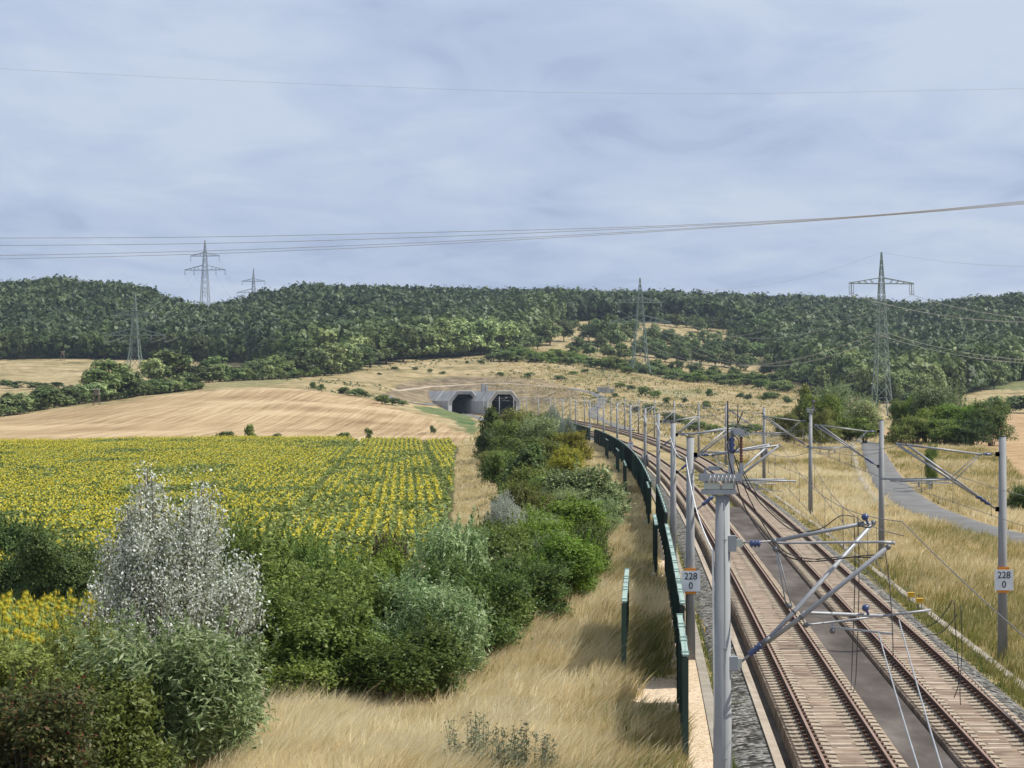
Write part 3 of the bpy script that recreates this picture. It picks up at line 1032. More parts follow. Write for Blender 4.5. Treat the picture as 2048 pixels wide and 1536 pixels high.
def fence_run(d0, d1, off, name, label, step=4.0, pdepth=.15):
    n = max(1, int(round((d1 - d0) / step)))
    ds = np.linspace(d0, d1, n + 1)
    root = empty(name, (float(T1(d0)) + off, d0, -.64))
    tag(root, label, 'fence', 'green screen fence runs along the left track')
    o0 = root.location

    def pt(d, z):
        return Vector((float(T1(d)) + off, d, z)) - o0
    post, cap = None, MB()
    for i in range(n):
        a, b = pt(ds[i], 0), pt(ds[i + 1], 0)
        t = (b - a).normalized()
        nrm = Vector((t.y, -t.x, 0))
        pn = MB()
        zb, ztp = -.64 + .12, FENCE_TOP
        ang = math.atan2(t.y, t.x)
        L_ = (b - a).length
        zc_ = (zb + ztp) / 2 - o0.z
        c = a.lerp(b, .5)
        pn.box((c.x, c.y, zc_), (L_ - .02, .03, ztp - zb), ang)
        nr_ = max(2, int(round(L_ / .45)))
        for k in range(nr_):
            c = a.lerp(b, (k + .5) / nr_)
            pn.box((c.x, c.y, zc_), (.12, .05, ztp - zb - .04), ang)
        pn.build('panel', M['fence'], root)
        z = ztp - o0.z + .03
        cap.beam(Vector((a.x, a.y, z)), Vector((b.x, b.y, z)), .15 if d1 < 125 else .07, .05)
        for s in (.12, .88):
            c = a.lerp(b, s)
            cap.box((c.x, c.y, z + .02), (.20, .06, .08), math.atan2(-t.x, t.y))
    for i in range(n + 1):
        p = pt(ds[i], 0)
        tq = (pt(min(ds[i] + 1, d1), 0) - pt(max(ds[i] - 1, d0), 0)).normalized()
        pb = MB()
        pc = p - Vector((tq.y, -tq.x, 0)) * (pdepth - .13) * .5
        zc_ = (FENCE_TOP - .03 - .70) / 2      # pt() is already relative to the foot
        for s_ in (-1, 1):
            pb.box(pc + tq * (.09 * s_) + Vector((0, 0, zc_)), (.025, pdepth, FENCE_TOP - .03 + .70), math.atan2(tq.y, tq.x))
        pb.box(pc + Vector((0, 0, zc_)), (.16, .03, FENCE_TOP - .03 + .70), math.atan2(tq.y, tq.x))
        pb.build('post', M['fence'], root)
    cap.build('top_rail', M['fencecap'], root)
    return root


fence_run(55.7, 66.0, -3.80, 'screen_fence', 'nearest short dark green screen fence run beside the tan gravel strip')
fence_run(69.3, 111, -3.66, 'screen_fence', 'long dark green screen fence run beside the mast reading 228 0')
fence_run(122, 158, -3.5, 'screen_fence', 'second dark green screen fence run beyond the first opening')
fence_run(164, 395, -3.85, 'screen_fence', 'longest dark green screen fence run curving beside the left track', 7.0, .30)
fence_run(408, 500, -4.2, 'screen_fence', 'farthest dark green screen fence run beyond a narrow gap', 7.0, .32)
for i_, (a_, b_, off_, lb_) in enumerate([(70, 83, -5.42, 'short dark green baffle screen standing alone in the grass by pale gravel'),
                                         (110.5, 120, -4.15, 'short dark green baffle screen covering the first fence opening'),
                                         (153, 163, -4.1, 'short dark green baffle screen covering the second fence opening'),
                                         (199, 214, -5.35, 'third dark green baffle screen from the camera standing before the long fence'),
                                         (248, 261, -5.35, 'fourth dark green baffle screen from the camera standing before the long fence'),
                                         (303, 314, -5.35, 'farthest dark green baffle screen standing before the long fence')]):
    fence_run(a_, b_, off_, 'baffle_screen', lb_, 4.5)
for (px_, py_, d_, lb_) in ((1329, 1150, 113.5, 'small pale block standing in for sunlit gravel at the first fence opening'), (1308, 1049, 157.5, 'small pale block standing in for sunlit gravel at the second fence opening')):
    x_ = float(T1(d_)) - 4.55
    MBk = MB()
    MBk.box((0, 0, .16), (.22, .24, .36)).box((0, -.01, .36), (.25, .27, .05))
    o_b = MBk.build('sunlit_gravel_block', M['paleconc'], None)  # added block, imitates sunlit gravel showing through the fence opening
    o_b.location = (x_, d_ - 4.5, z1(x_, d_ - 4.5))
    tag(o_b, lb_, 'block', 'pale blocks standing in for sunlit gravel at the fence openings')
# gravel by the baffle
v_ = []
for d_ in np.linspace(63.5, 72.5, 10):
    for s_ in np.linspace(0, 1, 5):
        x_ = float(T1(d_)) - 5.30 + s_ * 1.44
        v_.append((x_, d_, z1(x_, d_) + .03 + .05 * math.sin(s_ * 3.1) * 0 + .08 * abs(s_ - .5)))
q_ = [(i * 5 + k, i * 5 + k + 1, i * 5 + k + 6, i * 5 + k + 5) for i in range(9) for k in range(4)]
tag(link_mesh('gravel_patch', np_mesh('gravel_patch', v_, np.full(len(q_), 4), q_, smooth=True), M['gravel']), 'pale gravel patch between the fence and the lone baffle screen', kind='structure')


# ------------------------------------------------------------------ lettering
def text_mesh(s, size, mat, parent, loc, rx=R(90), sx=1.0):
    cu = bpy.data.curves.new('lettering', 'FONT')
    cu.body = s
    cu.size = size
    cu.align_x = 'CENTER'
    cu.align_y = 'CENTER'
    cu.extrude = 0.004
    cu.offset = 0.006 * size
    tmp = bpy.data.objects.new('lettering', cu)
    COL.objects.link(tmp)
    C.view_layer.update()
    me = bpy.data.meshes.new_from_object(tmp.evaluated_get(C.evaluated_depsgraph_get()))
    COL.objects.unlink(tmp)
    bpy.data.objects.remove(tmp)
    me.materials.clear()
    o = link_mesh('lettering', me, mat, parent)
    o.location = loc
    o.rotation_euler = (rx, 0, 0)
    o.scale = (sx, 1, 1)
    return o


# ------------------------------------------------------------------ overhead line masts
MAST_H = 7.45


def insulator(mb, p0, p1, r=.075, n=5):
    p0, p1 = Vector(p0), Vector(p1)
    pts, rs = [], []
    for i in range(n * 2 + 1):
        t = i / (n * 2)
        pts.append(p0.lerp(p1, t))
        rs.append(r if i % 2 else r * .45)
    mb.tube(pts, rs, 10)


def ins_part(p0, p1, r, n, parent, matk='blue'):
    mb_ = MB()
    insulator(mb_, p0, p1, r, n)
    return mb_.build('insulator', M[matk], parent)


def one(name, matk, parent, fn):
    mb_ = MB()
    fn(mb_)
    return mb_.build(name, M[matk], parent)


def cantilever(root, sgn, reach, dy, zs=(6.85, 5.02), thick=.033, detail=True):
    """hinged bracket arm: sgn = side of the track seen from the mast, dy = swing along the track (local units; mast foot is z 0)"""
    zu, zl = zs
    t = MB()
    up0 = Vector((sgn * .22, dy * .06, zu))
    lo0 = Vector((sgn * .22, dy * .06, zl))
    end = Vector((sgn * reach, dy, zu + .33))
    k1 = Vector((sgn * .75, dy * .28, zu + .0))
    dv = (end - lo0)
    a0 = lo0 + dv * .22
    j = lo0 + dv * .46
    ce = Vector((sgn * (reach + .55), dy, j.z - .02))
    h = Vector((sgn * (reach - .75), dy, j.z - .08))
    t.tube([k1, end], thick, 8)                                   # top tube
    t.tube([a0, end], thick * 1.2, 8)                              # diagonal tube
    t.tube([k1, j], .012, 6)
    t.tube([k1 + Vector((0, .05, 0)), j + Vector((0, .05, 0))], .012, 6)
    t.tube([j, ce], thick * .85, 8)
    t.tube([j + Vector((0, 0, -.12)), Vector((sgn * (reach - .1), dy, j.z - .10))], thick * .5, 6)
    t.box(h + Vector((0, 0, -.12)), (.06, .04, .2))
    t.beam(h + Vector((0, 0, -.2)), Vector((sgn * (reach + .1), dy, j.z - .36)), .05, .02)   # steady arm
    t.tube([up0, k1], .02, 6)
    t.tube([lo0, a0], .022, 6)
    if not detail:
        t.box((sgn * .17, 0, zu), (.12, .12, .14)).box((sgn * .17, 0, zl), (.12, .12, .16))
    r = t.build('cantilever', M['alu'], root)
    if detail:
        for z_ in (zu, zl):
            one('mast_bracket', 'galv', r, lambda q: q.box((sgn * .17, 0, z_), (.12, .13, .15)))
        ins_part(up0 + Vector((sgn * .14, 0, 0)), up0 + (k1 - up0) * .72, .055, 3, r)
        ins_part(lo0 + dv * .07, lo0 + dv * .20, .06, 3, r)
        for c in (end, j, k1):
            one('clamp', 'steel', r, lambda q: q.ball(c, .045, 8, 5))
    return r


def km_plate(root, text, z, sc=1.0):
    s = MB()
    s.box((0, -.23, z), (.42 * sc, .015, .46 * sc))
    pl = s.build('sign_plate', M['signwhite'], root)
    text_mesh(text[0], .215 * sc, M['signblack'], pl, (0, -.243, z + .105 * sc), sx=.92)
    text_mesh(text[1], .215 * sc, M['signblack'], pl, (0, -.243, z - .105 * sc), sx=.92)
    for s_ in (-1, 1):
        one('sign_clamp', 'orange', root, lambda q: q.box((0, -.19, z + s_ * .26 * sc), (.24 * sc, .06, .085)).tube([(.17 * math.cos(a), .17 * math.sin(a), z + s_ * .26 * sc) for a in np.linspace(0, 2 * math.pi, 13)], .025, 5, False))


MASTSPEC = []


def mast(x, y, zb, label, group, sgn, cants, h=MAST_H, name='catenary_mast', n=14):
    root = empty(name, (x, y, zb))
    tag(root, label, 'mast', group)
    m = MB()
    m.tube([(0, 0, 0), (0, 0, h - .02)], [.172, .122], n)
    m.build('mast_shaft', M['mast'], root)
    c = MB()
    c.tube([(0, 0, h - .02), (0, 0, h + .02)], .126, n)
    c.build('mast_cap', M['mastcap'], root)
    for reach, dy in cants:
        cantilever(root, sgn, reach, dy, detail=y < 300)
    return root


LM = [76.7, 112.7, 164, 218, 277, 327, 377, 427, 478, 528, 578, 628, 678, 732, 790, 850]
RM = [76.7, 121, 165, 224, 280, 339, 398, 450, 495, 536, 580, 625, 670, 720, 775, 830, 885]
XL = {76.7: (1380.5 - 1024) * 76.7 / F}
masts_l, masts_r = [], []
near_l = {76.7: [(2.75, .9), (2.9, -.6)], 112.7: [(2.75, .8), (2.9, -.6)], 164: [(2.8, .8), (2.95, -.6)]}
for i_, d_ in enumerate(LM):
    x_ = XL.get(d_, float(T1(d_)) - 3.3)
    if d_ == 76.7:
        lb_ = 'grey concrete catenary mast left of the tracks with km plate 228 0'
    elif d_ == 218:
        lb_ = 'grey left-row mast carrying tension wheel and dark weights'
    elif d_ == 277:
        lb_ = 'grey left-row mast with km plate 228 2'
    elif d_ == 427:
        lb_ = 'far grey left-row mast with km plate 228 4'
    else:
        lb_ = 'slim grey concrete mast, %s from the camera in the left row' % nth(i_ + 2)
    masts_l.append(mast(x_, d_, -.64, lb_, 'left row of catenary masts', 1, near_l.get(d_, [(2.85, .2)]), n=16 if d_ < 300 else 8))
for i_, d_ in enumerate(RM):
    x_ = float(T2(d_)) + 2.85
    if d_ == 76.7:
        x_ = (2005 - 1024) * 76.7 / F
        lb_ = 'grey concrete catenary mast right of the tracks with km plate 228 0'
    elif d_ == 121:
        x_ = (1763 - 1024) * 121 / F
        lb_ = 'grey concrete catenary mast in front of the asphalt road bend'
    elif d_ == 165:
        x_ = (1621 - 1024) * 165 / F
        lb_ = 'grey right-row mast topped by a switch platform'
    elif d_ == 224:
        x_ = (1528 - 1024) * 224 / F
        lb_ = 'grey right-row mast with tension weights on its shaft'
    else:
        lb_ = 'slim grey concrete mast, %s from the camera in the right row' % nth(i_ + 1)
    cs_ = [(3.4, .8), (3.3, -.7)] if d_ < 230 else [(2.85, .2)]
    masts_r.append(mast(x_, d_, -.62, lb_, 'right row of catenary masts', -1, cs_, n=16 if d_ < 300 else 8))
km_plate(masts_l[0], ('228', '0'), 2.66, 1.48)
km_plate(masts_r[0], ('228', '0'), 2.68, 1.48)
km_plate(masts_l[4], ('228', '2'), 2.62, 1.5)
km_plate(masts_l[7], ('228', '4'), 2.62, 1.5)


def weights(root, z0):
    w = MB()
    for s in (-1, 1):
        w.tube([(s * .24, -.05, z0), (s * .24, -.05, z0 + 1.0)], .12, 10)
    w.build('tension_weight', M['steel'], root)
    w = MB()
    w.tube([(-.10, -.2, z0 + 4.0), (.10, -.2, z0 + 4.0)], .33, 14)
    w.build('tension_wheel', M['galv'], root)
    w = MB()
    for s in (-1, 1):
        w.tube([(s * .24, -.05, z0 + 1.0), (s * .2, -.15, z0 + 4.0)], .012, 5)
    w.build('tension_rope', M['steel'], root)


weights(masts_l[3], 2.0)
weights(masts_r[3], 2.6)


def switch_platform(root, z, cxo=0.0):
    """isolator platform on top of a mast; z = height of the upper beams (local), cxo = centre offset"""
    a = MB()
    for y_ in (-.13, .13):
        a.box((cxo, y_, z), (.58, .04, .095))
        a.box((cxo - .02, y_ * .95, z - .20), (.47, .035, .065))
    for x_ in (-.20, .18):
        a.box((cxo + x_, 0, z - .10), (.04, .22, .26))
    a.box((cxo - .08, .12, z + .12), (.16, .03, .06))
    a.box((cxo - .20, .13, z + .085), (.03, .03, .08))
    a.build('platform_frame', M['galv'], root)
    one('terminal_plate', 'paleplate', root, lambda q: q.box((cxo - .13, -.125, z - .115), (.22, .02, .085)))
    one('terminal_plate', 'paleplate', root, lambda q: q.box((cxo + .09, -.125, z - .115), (.15, .02, .085)))
    for k in range(7):
        one('terminal_loop', 'whitepipe', root, lambda q: q.tube([(cxo - .16 + k * .055, -.155, z - .08), (cxo - .165 + k * .055, -.185, z - .02), (cxo - .15 + k * .055, -.17, z + .03), (cxo - .135 + k * .055, -.16, z - .01)], .0075, 5))
    one('post', 'galv', root, lambda q: q.box((cxo + .15, -.02, z + .20), (.075, .05, .62)))
    ins_part((cxo + .155, -.06, z + .34), (cxo + .155, -.06, z + .56), .048, 3, root)
    one('clamp', 'steel', root, lambda q: q.box((cxo + .155, -.06, z + .60), (.04, .05, .10)))
    ins_part((cxo + .29, 0, z + .20), (cxo + .29, 0, z + .56), .030, 9, root, 'brownins')
    one('insulator_foot', 'galv', root, lambda q: q.box((cxo + .29, 0, z + .12), (.055, .06, .16)))
    one('switch_head', 'galv', root, lambda q: q.box((cxo + .30, 0, z + .61), (.07, .06, .10)).box((cxo + .345, 0, z + .60), (.10, .035, .035)))
    one('switch_box', 'galv', root, lambda q: q.box((cxo + .22, 0, z + .635), (.13, .12, .10)))
    one('antenna_rod', 'cable', root, lambda q: q.tube([(cxo + .10, -.02, z + .50), (cxo + .10, -.02, z + 1.06)], .014, 6))
    one('antenna_rod', 'cable', root, lambda q: q.tube([(cxo + .16, -.05, z + .62), (cxo + .235, -.05, z + .74), (cxo + .24, -.05, z + 1.02)], .008, 6))
    one('antenna_rod', 'cable', root, lambda q: q.tube([(cxo + .235, -.05, z + .74), (cxo + .315, -.05, z + .93)], .008, 6))
    one('jumper', 'cable', root, lambda q: q.tube([(cxo + .16, -.09, z + .60), (cxo + .235, -.1, z + .54), (cxo + .25, -.1, z + .44), (cxo + .17, -.09, z + .34)], .011, 6))
    one('jumper', 'cable', root, lambda q: q.tube([(cxo + .12, -.08, z + .58), (cxo + .09, -.1, z + .45), (cxo + .11, -.1, z + .25), (cxo + .17, -.1, z + .0)], .011, 6))


switch_platform(masts_r[2], 7.66)

# the nearest mast, with everything the photograph shows on it
D0 = 32.0
mx, mz = (1445 - 1024) * D0 / F, -.64
near = empty('catenary_mast', (mx, D0, mz))
tag(near, 'nearest tall grey mast carrying switch platform, blue insulators and double bracket arm', 'mast', 'left row of catenary masts')
o_ = Vector((mx, D0, mz))


def L0(px, py, d=D0):
    return P(px, py, d) - o_


mb = MB()
mb.tube([(0, 0, 0), (0, 0, 7.5)], [.165, .098], 28)
mb.build('mast_shaft', M['mast'], near)
one('earth_conduit', 'galv', near, lambda q: [q.tube([L0(1449, 1000, D0 - .12), L0(1450, 1150, D0 - .13), L0(1451, 1540, D0 - .14), L0(1452, 1700, D0 - .15)], .010, 6)] + [q.box(L0(1450, y_, D0 - .14), (.06, .03, .015)) for y_ in (1080, 1297, 1517)])
one('pale_conduit', 'whitepipe', near, lambda q: q.tube([L0(1425, 1100, D0 - .02), L0(1426, 1112, D0 - .02), L0(1428, 1300, D0 - .03), L0(1433, 1700, D0 - .03)], .016, 8))
switch_platform(near, 7.755, -.03)
# double bracket arm
def sagline(p, q, sag, n=14):
    p, q = Vector(p), Vector(q)
    return [p.lerp(q, i / n) - Vector((0, 0, 4 * sag * (i / n) * (1 - i / n))) for i in range(n + 1)]


al = MB()
k_ = L0(1548, 1082)
e1, e2 = L0(1746, 1046, D0 + .5), L0(1776, 1094, D0 - .7)
lo_ = L0(1480, 1326)
j1, j2 = L0(1588, 1224, D0 + .2), L0(1603, 1234, D0 - .25)
c1, c2 = L0(1766, 1232, D0 - .2), L0(1862, 1220, D0 - .2)
al.tube([L0(1474, 1086), k_], .016, 6).tube([lo_, L0(1540, 1275)], .018, 6)
al.tube([k_, L0(1716, 1049, D0 + .4), e1], [.029, .029, .02], 10)
al.tube([k_, L0(1556, 1086), L0(1762, 1084, D0 - .5), L0(1790, 1086, D0 - .5)], [.018, .018, .018, .026], 8)
al.tube([L0(1536, 1279), j1, e1], .033, 10)
al.tube([L0(1538, 1282), j2, e2], .033, 10)
al.tube([L0(1551, 1098), L0(1572, 1210)], .011, 6).tube([L0(1554, 1098), L0(1584, 1215)], .011, 6)
al.tube([j2, L0(1608, 1225), c1], .026, 10).tube([c1, c2], .018, 8)
al.tube([j2, L0(1612, 1250), L0(1700, 1240), L0(1745, 1234)], .016, 8)
al.tube([L0(1665, 1245), L0(1665, 1262)], .012, 6)
al.beam(L0(1660, 1254), L0(1786, 1268), .06, .025)
r_ = al.build('cantilever', M['alu'], near)
one('mast_bracket', 'galv', r_, lambda q: q.box(L0(1461, 1087), (.15, .16, .22)))
one('mast_bracket', 'galv', r_, lambda q: q.box(L0(1466, 1326), (.12, .16, .19)))
one('hinge', 'paleplate', r_, lambda q: q.box(L0(1476, 1086), (.12, .1, .11)))
one('hinge', 'paleplate', r_, lambda q: q.box(L0(1476, 1326), (.10, .1, .13)))
ins_part(L0(1499, 1087.5), L0(1521, 1087), .062, 3, r_)
ins_part(L0(1498, 1310), L0(1523, 1289), .062, 4, r_)
one('sleeve', 'steel', r_, lambda q: q.tube([L0(1522, 1290), L0(1540, 1275)], .042, 8))
one('sleeve', 'steel', r_, lambda q: q.tube([L0(1716, 1049, D0 + .4), L0(1728, 1048, D0 + .4)], .036, 8))
for p_ in (k_, j1, j2, e1, e2, L0(1551, 1098), L0(1578, 1212), L0(1612, 1250), L0(1665, 1262)):
    one('clamp', 'steel', r_, lambda q: q.ball(p_, .042, 10, 6))
for a_, b_ in ((L0(1730, 1034, D0 + .4), L0(1736, 1048, D0 + .4)), (L0(1731, 1216, D0 - .2), L0(1737, 1230, D0 - .2))):
    one('end_cap', 'blue', r_, lambda q: q.ball(a_, .052, 12, 8).tube([a_, b_], .018, 6))
for pts_, rr_ in (([L0(1462, 905), L0(1478, 985), L0(1510, 1050), L0(1560, 1105), L0(1610, 1122), L0(1660, 1120), L0(1720, 1112), L0(1768, 1109)], .010),
                  ([L0(1466, 905), L0(1500, 1000), L0(1560, 1095), L0(1620, 1118), L0(1680, 1114), L0(1766, 1116)], .009),
                  ([L0(1474, 920), L0(1505, 985), L0(1545, 1030), L0(1590, 1062), L0(1640, 1058), L0(1680, 1032), L0(1706, 1033)], .008),
                  ([L0(1478, 925), L0(1515, 990), L0(1560, 1038), L0(1600, 1060)], .007),
                  ([L0(1716, 1050, D0 + .3), L0(1738, 1055, D0 + .3), L0(1752, 1043, D0 + .4)], .012)):
    one('feeder_cable', 'cable', near, lambda q: q.tube(catmull(pts_, 4), rr_, 6))

# ------------------------------------------------------------------ overhead wires of the two tracks


def wire_line(name, fn, sup, label, zc=5.3, zm=6.5, stag=.25, ndrop=40, first=None):
    m, c, dr, nd = MB(), MB(), [], 0
    mp, cp = [], []
    x_at = lambda d, i: float(fn(d)) + (stag if i % 2 else -stag) * (1 if True else 0)
    for i in range(len(sup) - 1):
        a, b = sup[i], sup[i + 1]
        xa, xb = x_at(a, i), x_at(b, i + 1)
        ns = 12
        for k in range(ns + (1 if i == len(sup) - 2 else 0)):
            t = k / ns
            x, y = xa * (1 - t) + xb * t, a * (1 - t) + b * t
            x += float(fn(y)) - ((1 - t) * float(fn(a)) + t * float(fn(b))) if (b - a) > 60 else 0
            mp.append((x, y, zm - 4 * .55 * t * (1 - t)))
            cp.append((x, y, zc - 4 * .03 * t * (1 - t)))
        if 20 < a < 300:
            for k in range(1, 7):
                t = k / 7
                x, y = xa * (1 - t) + xb * t, a * (1 - t) + b * t
                dr.append(((x, y, zm - 4 * .55 * t * (1 - t)), (x, y, zc - 4 * .03 * t * (1 - t))))
    x0, y0 = mp[0][0], mp[0][1]
    root = empty(name, (x0, y0, zc))
    tag(root, label, 'wire', 'overhead contact lines')
    ov = Vector((x0, y0, zc))
    rad = lambda p: .006 + abs(p[1]) * .00003
    m.tube([Vector(p) - ov for p in mp], [rad(p) for p in mp], 5)
    c.tube([Vector(p) - ov for p in cp], [rad(p) for p in cp], 5)
    m.build('messenger_wire', M['wire'], root)
    c.build('contact_wire', M['wire'], root)
    for a, b in dr[:ndrop]:
        d_ = MB()
        d_.tube([Vector(a) - ov, Vector(b) - ov], .0045 + a[1] * .00002, 4)
        d_.box(Vector(b) - ov, (.02, .04, .05))
        d_.build('dropper', M['wire'], root)


rc = []
_rp0 = Vector((mx - .14, D0, 6.1))
for d_ in [76.7, 112.7, 164, 218, 277, 327]:
    _rp1 = Vector((XL.get(d_, float(T1(d_)) - 3.3) - .14, d_, 6.12))
    seg = sagline(_rp0, _rp1, .35, 12)
    rc += seg if not rc else seg[1:]
    _rp0 = _rp1
o_rc = rc[0].copy()
rw = MB()
rw.tube([p - o_rc for p in rc], [.011 + p.y * .00003 for p in rc], 6)
o_b = rw.build('return_conductor', M['whitepipe'], None)
o_b.location = o_rc
tag(o_b, 'pale return cable sagging from mast to mast along the left row', 'wire', 'overhead contact lines')
S1 = [-20] + [D0] + LM
S2 = [-18, 30] + RM


def _nearfix(fn, x0):
    """the line leans to the bracket end of the nearest mast"""
    def f(d):
        d = np.asarray(d, dtype=float)
        w = np.clip((76 - d) / 44, 0, 1)
        return fn(d) * (1 - w) + (x0 + (fn(d) - fn(D0))) * w
    return f


T1w = _nearfix(T1, (1772 - 1024) * D0 / F)
wire_line('overhead_line', T1w, S1, 'messenger and contact wire with droppers over the left track', stag=.22)
wire_line('overhead_line', lambda d: T1w(d) + .45, S1[1:6], 'second wire pair of the overlap section over the left track', zc=5.45, zm=6.3, stag=.2, ndrop=24)
wire_line('overhead_line', T2, S2, 'messenger and contact wire with droppers over the right track', stag=.22)
wire_line('overhead_line', lambda d: T2(d) - .5, S2[2:8], 'second wire pair of the overlap section over the right track', zc=5.45, zm=6.3, stag=.2, ndrop=24)
# the two out-of-running wires that come down towards the bridge, and the hanging jumper loops
for (p_, q_, lb_) in ((P(1757, 1266, 30.5), P(1905, 1750, 16.5), 'pale slack wire dropping from the nearest bracket towards the camera, left of two'),
                      (P(1798, 1240, 30.5), P(1950, 1750, 16.5), 'pale slack wire dropping from the nearest bracket towards the camera, right of two')):
    w_ = MB()
    w_.tube(sagline(p_, q_, .05), .009, 6)
    tag(w_.build('overhead_wire', M['galv'], None), lb_, 'wire', 'slack wires by the nearest mast')
for k, (pts, lb_) in enumerate([
        ([P(1708, 1030, 34), P(1710, 1150, 34), P(1704, 1330, 34), P(1702, 1380, 33.8)], 'thin black jumper loop hanging behind the bracket end, left of two'),
        ([P(1716, 1030, 34), P(1718, 1170, 34), P(1712, 1350, 34), P(1706, 1384, 33.8)], 'thin black jumper loop hanging behind the bracket end, right of two'),
        ([P(1770, 1100, 31.5), P(1780, 1180, 31.3), P(1786, 1290, 31), P(1784, 1340, 31)], 'black jumper cable hanging at the bracket end'),
        ([P(1908, 1200, 36), P(1913, 1290, 36), P(1918, 1360, 36), P(1908, 1396, 36)], 'black jumper loop hanging from the right messenger wire, left of two'),
        ([P(1922, 1212, 36), P(1924, 1300, 36), P(1920, 1370, 36), P(1921, 1410, 36)], 'black jumper loop hanging from the right messenger wire, right of two'),
        ([P(1904, 1200, 36), P(1895, 1218, 36), P(1870, 1246, 36), P(1835, 1256, 36)], 'black curved jumper tail under the right messenger wire, upper one'),
        ([P(1915, 1228, 36), P(1900, 1248, 36), P(1880, 1266, 36), P(1850, 1271, 36)], 'black curved jumper tail under the right messenger wire, lower one')]):
    w_ = MB()
    w_.tube(catmull(pts, 5), .0075, 6)
    tag(w_.build('jumper_cable', M['cable'], None), lb_, 'cable', 'black jumper cables')
# small yellow marker boxes and brackets beside the track
for (px, py, d_, lb_) in ((1822, 1206, 97, 'small yellow marker box on a stake, left of two beside the right mast'), (1839, 1218, 93, 'small yellow marker box on a stake, right of two beside the right mast')):
    b_ = P(px, py, d_)
    zg = z1(b_.x, b_.y)
    root = empty('marker_box', (b_.x, b_.y, zg))
    tag(root, lb_, 'marker', 'yellow track markers')
    hh = max(.35, P(px, py - 16, d_).z - zg)
    MB().box((0, 0, hh), (.26, .2, .17)).box((0, -.02, hh + .10), (.30, .24, .03)).build('box', M['yellow'], root)
    MB().tube([(-.08, 0, 0), (-.08, 0, hh - .08)], .02, 6).tube([(.08, 0, 0), (.08, 0, hh - .08)], .02, 6).build('stake', M['steel'], root)
b_ = P(1398, 1205, 85)
zg = z1(b_.x, b_.y)
root = empty('track_bracket', (b_.x, b_.y, zg))
tag(root, 'thin yellow tube bracket standing in weeds beside the 228 0 mast', 'marker', 'yellow track markers')
MB().tube([(-.2, 0, 0), (-.2, 0, .5), (.12, 0, .5), (.12, 0, .28), (.2, 0, .28), (.2, 0, 0)], .018, 6).build('bracket_tube', M['yellow'], root)
MB().tube([(-.2, .25, 0), (-.2, .25, .5), (-.2, 0, .5)], .018, 6).build('bracket_tube', M['yellow'], root)


# ------------------------------------------------------------------ tunnel portals
def octa(w, h, cham, cv):
    """half-width w, height h, chamfer: outline from lower left over the top to lower right"""
    return [(-w, -1.2), (-w, h - cv), (-w + cham, h), (w - cham, h), (w, h - cv), (w, -1.2)]


def portal(x, y, hd, label, left_slope):
    root = empty('tunnel_portal', (x, y, -.6), -hd)
    tag(root, label, 'tunnel', 'twin tunnel portals')
    o, i = octa(6.5, 9.3, 3.4, 4.0), octa(4.9, 8.0, 2.3, 3.0)
    Lb = 72.0
    v, f = [], []
    n = len(o)
    # outer front is raked: the top lip leans forward
    rk = lambda z: -0.16 * max(z, 0)
    hood = MB()
    ring = [Vector((p[0], rk(p[1]), p[1])) for p in o] + [Vector((p[0], rk(p[1]), p[1])) for p in i] + [Vector((p[0], Lb, p[1])) for p in o] + [Vector((p[0], Lb, p[1])) for p in i]
    fs = []
    for k in range(n - 1):
        fs.append((k, k + 1, n + k + 1, n + k))                    # front face
        fs.append((k, 2 * n + k, 2 * n + k + 1, k + 1))            # outside
    fs.append((0, n, 3 * n, 2 * n))
    fs.append((n - 1, 3 * n - 1, 4 * n - 1, 2 * n - 1))
    hood.poly(ring, fs)
    hood.build('hood', M['portal'], root)
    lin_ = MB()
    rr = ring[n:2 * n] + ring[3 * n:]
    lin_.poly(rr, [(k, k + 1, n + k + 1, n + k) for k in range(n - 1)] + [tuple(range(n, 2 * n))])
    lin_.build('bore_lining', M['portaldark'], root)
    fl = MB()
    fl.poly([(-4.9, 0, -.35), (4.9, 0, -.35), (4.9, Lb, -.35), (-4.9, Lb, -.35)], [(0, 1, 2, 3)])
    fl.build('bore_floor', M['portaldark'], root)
    # lip along the crown and slim corner pilasters
    lip = MB()
    for k in range(n - 1):
        a, b = Vector((o[k][0], rk(o[k][1]) - .1, o[k][1] + .05)), Vector((o[k + 1][0], rk(o[k + 1][1]) - .1, o[k + 1][1] + .05))
        lip.beam(a, b, .35, .35)
    for s in (-1, 1):
        lip.box((s * 5.7, -.35, 2.2), (1.3, .5, 5.6))
    lip.build('edge_rim', M['paleconc'], root)
    # railing posts on the roof
    rl = MB()
    for k in range(7):
        rl.tube([(-3 + k, -1.0, 9.3), (-3 + k, -1.0, 10.3)], .05, 5)
    rl.tube([(-3, -1.0, 10.3), (3, -1.0, 10.3)], .05, 5)
    rl.build('roof_railing', M['steel'], root)
    return root


pr = portal(*PORTALS[0], 'right grey concrete tunnel mouth with octagonal opening, nearer of the two', False)
pl_ = portal(*PORTALS[1], 'left grey concrete tunnel mouth with octagonal opening and sloped wing', True)
# pale coping at the back of the left mouth, roof equipment on the right one
MB().beam((-6.6, 17, 5.2), (-3.2, 17, 9.4), .9, .5).build('wing_coping', M['paleconc'], pl_)
w_ = MB()
w_.box((-5.2, 12, 10.6), (1.1, 1.2, 3.2)).box((-3.7, 12, 10.4), (.7, .9, 2.6)).tube([(-4.6, 11, 9), (-4.6, 11, 14)], .08, 6)
w_.build('roof_cabinet', M['galv'], pr)
